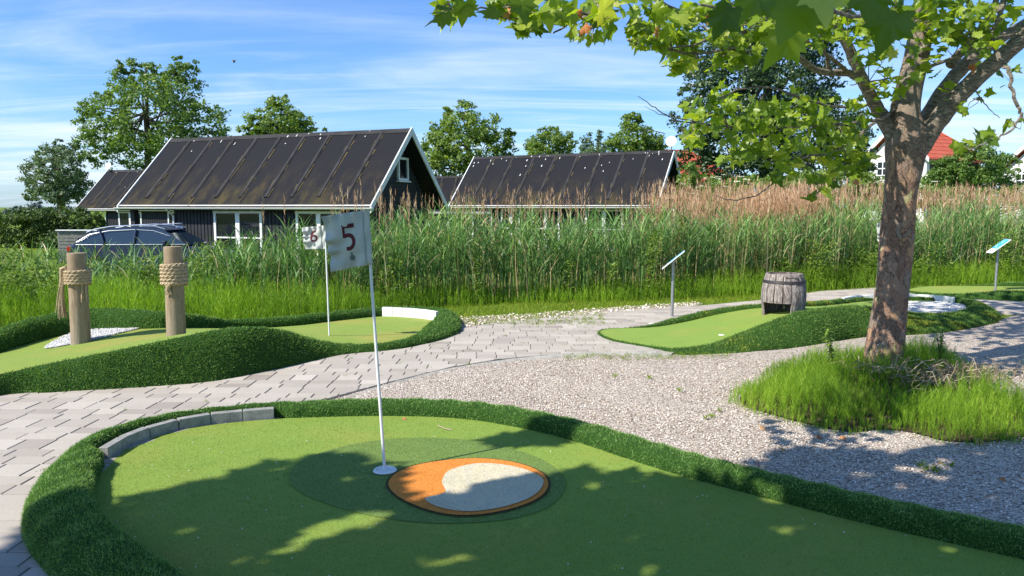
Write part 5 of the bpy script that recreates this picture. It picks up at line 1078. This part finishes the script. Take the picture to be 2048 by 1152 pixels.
tufts([(1410, 835), (1425, 832), (1300, 755), (1230, 752), (1500, 815), (1360, 780), (1440, 820), (1865, 935), (1872, 940), (1850, 938), (1840, 930), (1900, 930)], .05, 16)
n = 420
for _ in range(n):
    f = rs.uniform(0, 1); px = 1130+f*330+rs.normal(0, 6); py = 712+rs.normal(0, 4)-(3 if px > 1350 else 0); tufts([(px, py)], .028, 4)
tufts([(880+rs.uniform(0, 330), 636+rs.uniform(-12, 14)) for _ in range(700)], .045, 5)
tag(ac.build('joint_weeds', M['grass']), 'small green weeds in the paving joints and gravel edges', 'weeds', kind='stuff')
# ------------------------------------------------------------------ plane tree
out5 = [(0, -.05), (.10, .0), (.22, -.10), (.42, -.06), (.36, .10), (.56, .22), (.43, .30), (.60, .52), (.38, .48), (.30, .56), (.22, .55), (.16, .72), (.0, 1.0)]
lv = [(x, y_, 0) for x, y_ in out5]+[(-x, y_, 0) for x, y_ in out5[1:-1][::-1]]; lv = [(x, y_, -.16*abs(x)**1.3-.12*max(0, y_-.4)**2+.03*math.sin(9*x)) for x, y_, _ in lv]
PLV = np.array([(0, .25, .05)]+lv); nP = len(lv); PLF = np.array([(0, i+1, (i+1) % nP+1) for i in range(nP)])
tree = thing('plane_tree', 'plane tree with mottled brown trunk and spreading branches over the right side of the course', 'tree', tuple(tb))
def tl(v): return Vector(v)-tb
Yt = tb.y
def br3(pts): return [tl(P(px, py, Yt+dy)) for px, py, dy in pts]
def smooth_path(pts, rad, n=5):
    a = np.array([list(p)+[r_] for p, r_ in zip(pts, rad)]); s_ = catmull(a, False, n); return [Vector(q[:3]) for q in s_], [max(.0015, q[3]) for q in s_]
mb = MB()
tp = [(1766, 765, 0, .20), (1768, 725, 0, .180), (1775, 660, 0, .163), (1783, 580, 0, .153), (1790, 500, 0, .149), (1796, 430, 0, .147), (1802, 375, 0, .148), (1809, 330, 0, .162), (1813, 295, 0, .180), (1813, 262, 0, .168), (1810, 225, 0, .132), (1818, 180, .05, .118), (1832, 120, .1, .110), (1842, 60, .1, .102), (1852, 0, .1, .098), (1865, -120, .1, .085), (1860, -260, .1, .05), (1850, -380, 0, .02)]
pts, rad = smooth_path(br3([t[:3] for t in tp]), [t[3] for t in tp]); K = 26; vs = []; fs = []
for i, (p, r_) in enumerate(zip(pts, rad)):
    for k in range(K):
        t = 2*math.pi*k/K; q = r_*(1+.035*math.sin(3*t+p.z*2)+.03*math.sin(5*t-p.z*3.1+1)+.02*math.sin(2*t+p.z*7)); f = math.exp(-max(0, p.z)*6)*.10; q *= 1+f*(1+math.sin(4*t)); 
        # the knot facing the camera
        dk = math.hypot((t-4.75)*1.1, (p.z-(P(1790, 350, Yt).z-tb.z))/.10); q *= 1+.14*math.exp(-dk*dk)-.13*math.exp(-dk*dk*9)
        vs.append((p.x+q*math.cos(t), p.y+q*math.sin(t), p.z))
for i in range(len(pts)-1):
    for k in range(K): fs.append((i*K+k, i*K+(k+1) % K, (i+1)*K+(k+1) % K, (i+1)*K+k))
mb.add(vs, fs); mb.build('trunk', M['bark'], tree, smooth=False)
for o_ in tree.children:
    for p_ in o_.data.polygons: p_.use_smooth = True
BR = [  # (px, py, depth offset), radius start, end ; the big limbs first
 ([(1818, 330, 0), (1858, 266, -.1), (1905, 205, -.2), (1960, 150, -.3), (2048, 75, -.5), (2150, -10, -.7), (2250, -120, -1)], .105, .055),
 ([(1835, 285, .1), (1875, 200, .25), (1930, 130, .35), (1995, 80, .4), (2090, 20, .5), (2200, -90, .6)], .085, .04),
 ([(1800, 300, 0), (1768, 240, 0), (1738, 185, -.1), (1712, 130, -.2), (1690, 80, -.3), (1650, 10, -.4), (1600, -80, -.6)], .075, .03),
 ([(1738, 172, -.1), (1700, 148, -.3), (1640, 142, -.5), (1590, 112, -.8), (1540, 86, -1.1), (1480, 62, -1.5), (1400, 40, -1.9), (1310, 0, -2.3)], .036, .012),
 ([(1660, 146, -.4), (1655, 120, -.5), (1645, 95, -.6), (1640, 60, -.7)], .022, .008),
 ([(1900, 130, 0), (1960, 60, .1), (1990, 10, .1), (2010, -60, .2)], .045, .02), ([(1835, 110, 0), (1880, 60, 0), (1915, 20, -.1), (1940, -40, -.2)], .035, .02),
 ([(1785, 214, -.1), (1800, 170, -.3), (1840, 140, -.4), (1900, 118, -.5), (1950, 95, -.6), (1988, 72, -.7)], .020, .014),
 ([(1982, 70, -.6), (1992, 105, -.8), (2018, 145, -.9), (2028, 195, -.9), (2042, 228, -.9), (2040, 245, -.9)], .022, .012),
 ([(2005, -60, -.4), (2005, 0, -.5), (1998, 35, -.6), (1985, 66, -.6)], .028, .020),
 ([(2040, 235, -.9), (2020, 262, -1), (1985, 282, -1.1), (1940, 300, -1.2)], .012, .005),
 ([(1935, 150, -.5), (1960, 195, -.6), (1985, 225, -.6), (2000, 235, -.6)], .006, .003),
 ([(1790, 222, 0), (1745, 248, -.3), (1695, 290, -.6), (1650, 308, -.9), (1590, 315, -1.2), (1545, 312, -1.4)], .017, .006),
 ([(1780, 232, 0), (1710, 246, -.4), (1640, 250, -.7), (1560, 255, -1.1), (1480, 256, -1.4), (1412, 248, -1.7), (1340, 240, -1.9)], .018, .006),
 ([(1412, 248, -1.7), (1340, 232, -1.9), (1305, 212, -2), (1275, 192, -2.1)], .006, .002), ([(1345, 232, -1.9), (1318, 228, -2), (1290, 212, -2)], .004, .0015),
 ([(1330, 268, -1.8), (1310, 262, -1.9), (1290, 250, -2)], .003, .0015),
 ([(1760, 205, 0), (1680, 215, -.5), (1600, 195, -1), (1540, 175, -1.3), (1480, 180, -1.6), (1420, 205, -1.8)], .014, .005),
 ([(1560, 335, -1.2), (1548, 362, -1.3), (1518, 388, -1.4), (1475, 400, -1.5), (1440, 395, -1.5), (1428, 390, -1.5)], .006, .0025),
 ([(1700, 148, -.3), (1640, 100, -.8), (1560, 65, -1.4), (1450, 100, -2), (1370, 105, -2.4), (1300, 88, -2.6), (1270, 90, -2.7)], .018, .005),
 ([(1560, 65, -1.4), (1480, 40, -2), (1400, 85, -2.4), (1340, 95, -2.6), (1290, 95, -2.7)], .012, .004),
 ([(1640, -40, -1), (1500, -60, -2), (1350, -30, -2.6), (1235, -5, -3), (1190, 25, -3.1), (1150, 42, -3.1), (1107, 66, -3.2)], .030, .004),
 ([(1190, 25, -3.1), (1130, 28, -3.2), (1060, 24, -3.3), (1010, 14, -3.3), (940, 20, -3.4), (900, 19, -3.4)], .009, .003),
 ([(1240, -8, -3), (1140, -5, -3.1), (1050, 2, -3.2), (1000, 12, -3.3)], .008, .004), ([(1200, 15, -3.1), (1190, 50, -3.1), (1175, 62, -3.1)], .005, .002), ([(1150, 42, -3.1), (1100, 40, -3.1), (1060, 30, -3.2)], .004, .002),
 ([(1700, 20, -1), (1600, 30, -2), (1500, 20, -2.8), (1400, 10, -3.2)], .016, .006), ([(1850, 60, 0), (1780, 40, -1), (1700, 30, -2), (1600, -20, -3), (1560, -60, -4)], .022, .008),
 ([(1830, 150, 0), (1760, 160, -.6), (1700, 170, -.9)], .010, .004), ([(1690, 300, -.6), (1690, 345, -.7), (1680, 375, -.7)], .004, .002),
 ([(1600, 315, -1.2), (1620, 340, -1.2), (1640, 350, -1.2)], .003, .002)]
BP = []
bm_big = MB(); bm_small = MB()
for pts_, r0, r1 in BR:
    n_ = len(pts_); pts, rad = smooth_path(br3(pts_), [r0+(r1-r0)*(i/(n_-1))**.8 for i in range(n_)], 6)
    jit = (.25*r0+.004) if r0 < .03 else .006; pts = [p+Vector((random.gauss(0, jit), random.gauss(0, jit), random.gauss(0, jit)))*(0 if i in (0, len(pts)-1) else 1)*.5 for i, p in enumerate(pts)]
    (bm_big if r0 > .03 else bm_small).tube(pts, rad, 14 if r0 > .03 else 6, wob=.012); BP += [(p, r_) for p, r_ in zip(pts, rad)]
# leaf clusters: px, py, rx, ry, depth offset, count
CLU = [(1780, 60, 60, 40, -.9, 20), (1860, 70, 50, 36, -.6, 18), (1930, 60, 50, 30, -.6, 16), (2010, 20, 40, 26, -.6, 12), (1890, 20, 60, 26, -.7, 18), (1980, 60, 40, 24, -.7, 10), (1960, 100, 40, 20, -.7, 6), (895, 22, 22, 14, -3.4, 6), (885, 8, 14, 8, -3.4, 3), (1000, 25, 24, 22, -3.3, 7), (1055, 45, 34, 24, -3.2, 9), (1110, 25, 50, 18, -3.2, 11), (1175, 55, 28, 30, -3.1, 7), (1200, 15, 36, 22, -3.1, 9), (1225, 50, 14, 16, -3.1, 2), (930, 5, 22, 8, -3.4, 4), (1040, 5, 50, 10, -3.3, 7),
 (1290, 30, 42, 34, -2.8, 18), (1290, 70, 30, 26, -2.7, 13), (1340, 60, 50, 46, -2.5, 26), (1400, 45, 60, 46, -2.3, 36), (1470, 45, 60, 46, -2, 36), (1540, 40, 60, 42, -1.7, 34), (1620, 50, 60, 50, -1.4, 34), (1355, 130, 24, 22, -2.2, 10), (1380, 110, 30, 24, -2.2, 10), (1450, 110, 40, 24, -1.9, 12), (1480, 100, 40, 30, -1.7, 12),
 (1440, 190, 28, 22, -1.6, 9), (1400, 232, 34, 28, -1.8, 16), (1385, 270, 22, 22, -1.8, 8), (1460, 245, 40, 36, -1.5, 24), (1520, 225, 40, 30, -1.3, 20), (1560, 270, 50, 40, -1.2, 30), (1620, 250, 48, 40, -.9, 30), (1600, 205, 40, 24, -1, 14), (1680, 240, 44, 44, -.6, 26), (1500, 300, 40, 26, -1.4, 14), (1590, 320, 50, 24, -1.1, 18), (1670, 310, 50, 34, -.7, 26), (1720, 300, 30, 44, -.5, 18), (1560, 330, 20, 24, -1.6, 4), (1640, 355, 22, 14, -1, 4), (1725, 345, 20, 22, -.4, 8), (1660, 375, 18, 10, -.8, 3), (1460, 318, 20, 14, -1.4, 3), (1620, 398, 12, 8, -1, 2),
 (1700, 40, 60, 50, -1.2, 34), (1770, 30, 60, 40, -1, 28), (1740, 100, 40, 36, -.8, 16), (1850, 30, 60, 34, -.7, 26), (1920, 30, 60, 34, -.6, 24), (1980, 30, 50, 30, -.5, 14), (1900, 70, 50, 26, -.5, 12), (1760, 170, 40, 34, -.5, 14), (1730, 210, 26, 24, -.5, 8), (1850, 130, 34, 30, -.5, 8), (1870, 120, 16, 14, -.6, 3), (1970, 190, 12, 12, -.5, 2), (1925, 215, 14, 12, -.5, 3), (1890, 180, 14, 20, -.3, 3), (2050, 70, 16, 14, -.8, 2), (1925, 292, 22, 12, -1.2, 4), (1970, 268, 30, 12, -1.1, 5), (2030, 240, 16, 10, -1, 3), (2000, 150, 30, 30, .4, 5), (1950, 120, 20, 20, .3, 4)]
LP = []; LN = []; LS = []; LT = []
BPn = np.array([tuple(p) for p, _ in BP])
for px, py, rx, ry, dy, cnt in CLU:
    cnt = int(cnt*1.6)
    for q in range(cnt):
        a = random.uniform(0, 6.28); rr_ = math.sqrt(random.random()); p = tl(P(px+rx*rr_*math.cos(a), py+ry*rr_*math.sin(a), Yt+dy+random.uniform(-.35, .45))); LP.append(p); LS.append(random.uniform(.06, .125)*(1.15 if dy < -3 else 1))
# crown above the frame
rr = random.Random(4)
for q in range(4600):
    d = Vector((rr.gauss(0, 1), rr.gauss(0, 1), rr.gauss(0, 1))).normalized()*rr.uniform(.25, 1)**.6
    p = Vector((.5+d.x*3.3, .8+d.y*3.1, 4.9+d.z*1.9)); wpt = p+tb; sx_, sy_ = proj(wpt.x, wpt.y, wpt.z)
    cl = math.sin(p.x*2.6+1)*math.sin(p.y*2.9+.5)*math.sin(p.z*3.1)
    if (sy_ < -25 or wpt.y < .6) and wpt.z > 2.7 and cl > -.28 and not (wpt.x < -.2 and wpt.y < 6): LP.append(p); LS.append(rr.uniform(.10, .17))
for px, py, Yd, s_ in ((1460, 40, 2.3, .135), (1600, 30, 2.1, .15), (1590, 85, 2.15, .14), (1680, 10, 2.0, .13), (1790, 55, 2.3, .14), (1530, 5, 2.0, .12), (1740, 0, 2.2, .12), (1640, -10, 2.0, .13)):
    LP.append(tl(P(px, py-30, Yd+random.uniform(-.1, .1)))); LS.append(s_)
near_n = 8
n = len(LP); LPn = np.array([tuple(p) for p in LP]); nrm = rs.normal(0, .75, (n, 3))+np.array([-.15, -.55, .75]); nrm[-near_n:] = rs.normal(0, .25, (near_n, 3))+np.array([-.1, -1, .35])
Rm = frames(nrm, rs.uniform(0, 6.28, n)); Rm[-near_n:] = frames(nrm[-near_n:], np.pi+rs.normal(0, .5, near_n))
ac = Acc(); kind_ = rs.randint(0, 4, n)
for kk, (cx_, tipd, fold) in enumerate(((-.16, -.12, .03), (-.5, -.45, .06), (.25, -.3, .05), (-.3, .2, .08))):
    T = PLV.copy(); T[:, 2] = cx_*np.abs(T[:, 0])**1.3+tipd*np.maximum(0, T[:, 1]-.3)**1.6+fold*np.sin(11*T[:, 0]+4*T[:, 1]); T[0, 2] = .05
    T[:, 0] *= (1, .85, .95, .75)[kk]; q_ = kind_ == kk; V, Fi, r = instances(T, PLF, LPn[q_], Rm[q_], np.array(LS)[q_]); ac.add(V, None, Fi, r)
ac.build('foliage', M['leaf_plane'], tree)
# twigs to the visible clusters
for px, py, rx, ry, dy, cnt in CLU:
    c = tl(P(px, py, Yt+dy)); j = int(np.argmin(np.linalg.norm(BPn-np.array(c), axis=1))); s0 = Vector(BPn[j])
    for q in range(max(2, min(7, cnt//4))):
        a = random.uniform(0, 6.28); e = tl(P(px+rx*.9*math.cos(a), py+ry*.9*math.sin(a), Yt+dy+random.uniform(-.3, .3))); mid = s0.lerp(e, .5)+Vector((random.gauss(0, .03), random.gauss(0, .03), random.gauss(0, .03))); bm_small.tube([s0, mid, e], [.0045, .003, .0015], 5)
# limbs of the crown above the frame
for q in range(26):
    a = rr.uniform(0, 6.28); s0 = pts0 = tl(P(1855, -60-rr.uniform(0, 220), Yt)); e = Vector((1.2+2.7*math.cos(a)*rr.uniform(.4, 1), 1.0+2.7*math.sin(a)*rr.uniform(.4, 1), 4.9+rr.uniform(-.3, 1.4))); wpt = e+tb
    if wpt.x < .5 and wpt.y > 1: continue
    if proj(wpt.x, wpt.y, wpt.z)[1] < -30 or wpt.y < .6: bm_big.tube([s0, s0.lerp(e, .5)+Vector((0, 0, .2)), e], [.045, .028, .008], 7)
bm_big.build('limb', M['branch'], tree, smooth=True); bm_small.build('twigs', M['branch'], tree, smooth=True)
pos = [tl(P(*c)) for c in ((1942, 130, Yt-.55), (1418, 30, Yt-2.4), (1310, 52, Yt-2.7), (1010, 16, Yt-3.4), (1175, 48, Yt-3.2), (1715, 360, Yt-.5), (1155, 18, Yt-3.2))]; n = len(pos)
V, Fi, r = instances(PLV*[.6, .8, 3], PLF, pos, frames(rs.normal(0, .5, (n, 3))+[0, -1, .2], np.pi+rs.normal(0, .4, n)), np.full(n, .10)); mesh_np('dry_leaves', V, Fi, M['dryleaf'], tree, r)
# ------------------------------------------------------------------ plane tree behind the camera whose crown shades the foreground
T2 = Vector((-4.6, -2.6, 0)); tree2 = thing('plane_tree', 'plane tree behind the photographer that shades the foreground green', 'tree', tuple(T2))
sh_polys = [[(150, 1040), (230, 1010), (330, 985), (450, 955), (560, 925), (690, 912), (760, 925), (800, 950), (760, 985), (820, 1010), (900, 1010), (960, 985), (1080, 950), (1200, 950), (1330, 955), (1450, 985), (1600, 1010), (1800, 1060), (2080, 1120), (2400, 1250), (2400, 1700), (-200, 1700), (-100, 1152), (0, 1100), (90, 1050)], [(1480, 940), (1560, 905), (1640, 888), (1720, 900), (1790, 915), (1850, 905), (1950, 890), (2060, 880), (2300, 890), (2400, 1150), (2080, 1110), (1800, 1045), (1600, 1000)]]
lit = [[(1080, 1000), (1160, 975), (1190, 985), (1110, 1012)], [(700, 960), (745, 945), (760, 955), (715, 972)], [(1240, 1080), (1330, 1060), (1350, 1072), (1260, 1095)], [(1500, 1050), (1560, 1040), (1575, 1052), (1520, 1064)], [(560, 1085), (610, 1060), (620, 1070), (575, 1095)], [(330, 1110), (400, 1095), (405, 1108), (345, 1122)], [(440, 1145), (520, 1100), (640, 1040), (760, 1010), (790, 1020), (720, 1060), (600, 1110), (540, 1152)], [(230, 1030), (320, 1005), (420, 985), (440, 1000), (360, 1025), (240, 1050)], [(380, 1075), (470, 1050), (480, 1060), (400, 1088)], [(1760, 930), (1860, 915), (1960, 905), (1980, 915), (1880, 945), (1780, 950)], [(840, 1135), (980, 1100), (1010, 1110), (880, 1152)], [(900, 960), (960, 950), (960, 962), (905, 972)], [(1590, 965), (1650, 945), (1660, 955), (1600, 975)]]
n = 60000; X = rs.uniform(-3.5, 6.5, n); Y = rs.uniform(1.6, 5.7, n); px, py = proj(X, Y, np.zeros(n)); k = np.zeros(n, bool)
for pg in sh_polys: k |= inside(pg, px, py)
for pg in lit: k &= ~inside(pg, px, py)
X, Y = X[k], Y[k]; z = rs.uniform(3.3, 5.6, len(X)); t = z/math.tan(SUN_EL); Xl = X-SH.x*t; Yl = Y-SH.y*t
_, pyl = proj(Xl, np.maximum(Yl, .05), z); k = (Yl < .3) | (pyl < -60); k &= rs.uniform(0, 1, len(X)) < .15; Xl, Yl, z = Xl[k], Yl[k], z[k]; n = len(Xl)
nf = 95; fu = rs.uniform(-.02, 1.02, nf); fv = rs.uniform(-.05, .88, nf); fx = -1.13+.30*fu; fz = 1.21+.36*fv; tt = rs.uniform(3.0, 5.2, nf)
Xl = np.concatenate([Xl, fx-SUND.x*tt]); Yl = np.concatenate([Yl, b5p.y-SUND.y*tt]); z = np.concatenate([z, fz-SUND.z*tt]); n = len(Xl)
V, Fi, r = instances(PLV, PLF, np.column_stack([Xl, Yl, z])-np.array(T2), frames(rs.normal(0, .45, (n, 3))-np.array(SUND)*1.2, rs.uniform(0, 6.28, n)), rs.uniform(.15, .22, n)); mesh_np('foliage', V, Fi, M['leaf_plane'], tree2, r)
print('shade leaves', n, 'plane leaves', len(LP))
mb = MB(); mb.tube([(0, 0, -.1), (.05, 0, 1), (0, .05, 2.4), (.1, 0, 3.6)], [.2, .17, .15, .12], 16); mb.build('trunk', M['bark'], tree2, smooth=True)
mb = MB()
for q in rs.choice(n, 22, replace=False):
    e = Vector((Xl[q], Yl[q], z[q]))-T2; s0 = Vector((.1*random.random(), 0, random.uniform(2.6, 3.5))); mb.tube([s0, s0.lerp(e, .5)+Vector((0, 0, .25)), e], [.05, .03, .008], 7)
mb.build('limb', M['branch'], tree2, smooth=True)
# ------------------------------------------------------------------ litter
def litter(name, label, cat, p, s, mat, rz, tilt=.3, group=None):
    V, Fi, r = instances(PLV*np.array([1, 1, 1.6]), PLF, [(0, 0, .004)], frames(np.array([[tilt*.5, -tilt, 1]]), np.array([rz])), [s]); o_ = mesh_np(name, V, Fi, mat, None, r); o_.location = p; tag(o_, label, cat, group)
for (px, py), s_, lab in (((1562, 893), .05, 'leftmost dry orange leaf lying on open gravel'), ((1640, 870), .045, 'dry orange leaf at the left foot of the horsetail clump'), ((1691, 872), .075, 'upright orange leaf at the front edge of the horsetail clump'), ((1968, 884), .085, 'largest orange leaf at the right front of the horsetail clump'), ((1880, 921), .045, 'dry orange leaf on gravel in front of the clump, right of middle'), ((1530, 855), .05, 'dry orange leaf beside the left tip of the horsetail clump'), ((2010, 955), .04, 'dry orange leaf on shaded gravel near the right edge')):
    p = G(px, py); p.z = -.012; litter('fallen_leaf', lab, 'leaf', p, s_, M['dryleaf'], random.uniform(0, 6), .5, 'orange leaves fallen on the gravel')
p = G(220, 1069); p.z = .012; litter('fallen_leaf', 'pale green leaf lying in the left corner of the foreground green', 'leaf', p, .07, M['grass'], 1.2, .6)
p = G(811, 839); p.z = .010; litter('fallen_leaf', 'small tan leaf lying on the foreground green below the far border', 'leaf', p, .035, M['dryleaf'], 2.2, .6)
mb = MB(); q = [G(875, 853), G(890, 859), G(905, 863)]; mb.tube([Vector((a.x, a.y, .008)) for a in q], [.003, .0035, .002], 6); mb.tube([Vector((q[1].x, q[1].y, .008)), Vector((q[1].x+.05, q[1].y-.03, .012))], [.0025, .0015], 5)
tag(mb.build('twig', M['dead']), 'thin pale forked twig lying on the foreground green', 'twig')
n = 130; pos = []
while len(pos) < n:
    x, y_ = rs.uniform(-2.6, 4.2), rs.uniform(2.5, 5.6)
    if inside(S5[:, :2], np.array([x]), np.array([y_]))[0]: pos.append((x, y_, .003))
V, Fi, r = instances(IV, IF, pos, frames(rs.normal(0, 1, (n, 3)), rs.uniform(0, 6, n)), rs.uniform(.0018, .0045, n), .5+.5*rs.uniform(0, 1, n)); tag(mesh_np('turf_debris', V, Fi, M['stone'], None, r), 'tiny pale grit specks scattered on the foreground green', 'grit', kind='stuff')
# insect in the air
c = P(468, 123, 9); root = thing('flying_beetle', 'tiny dark insect flying in the blue sky above the left cottage', 'insect', tuple(c))
mb = MB(); mb.lathe([(.001, -.016), (.010, -.010), (.013, 0), (.009, .010), (.001, .015)], 12); mb.build('body', M['rubber'], root, smooth=True)
for s_ in (-1, 1): mb = MB(); mb.add([(0, 0, .006), (s_*.02, 0, .024), (s_*.026, 0, .014), (s_*.008, .002, .0)], [(0, 1, 2, 3)]); mb.build('wing', M['dead'], root)
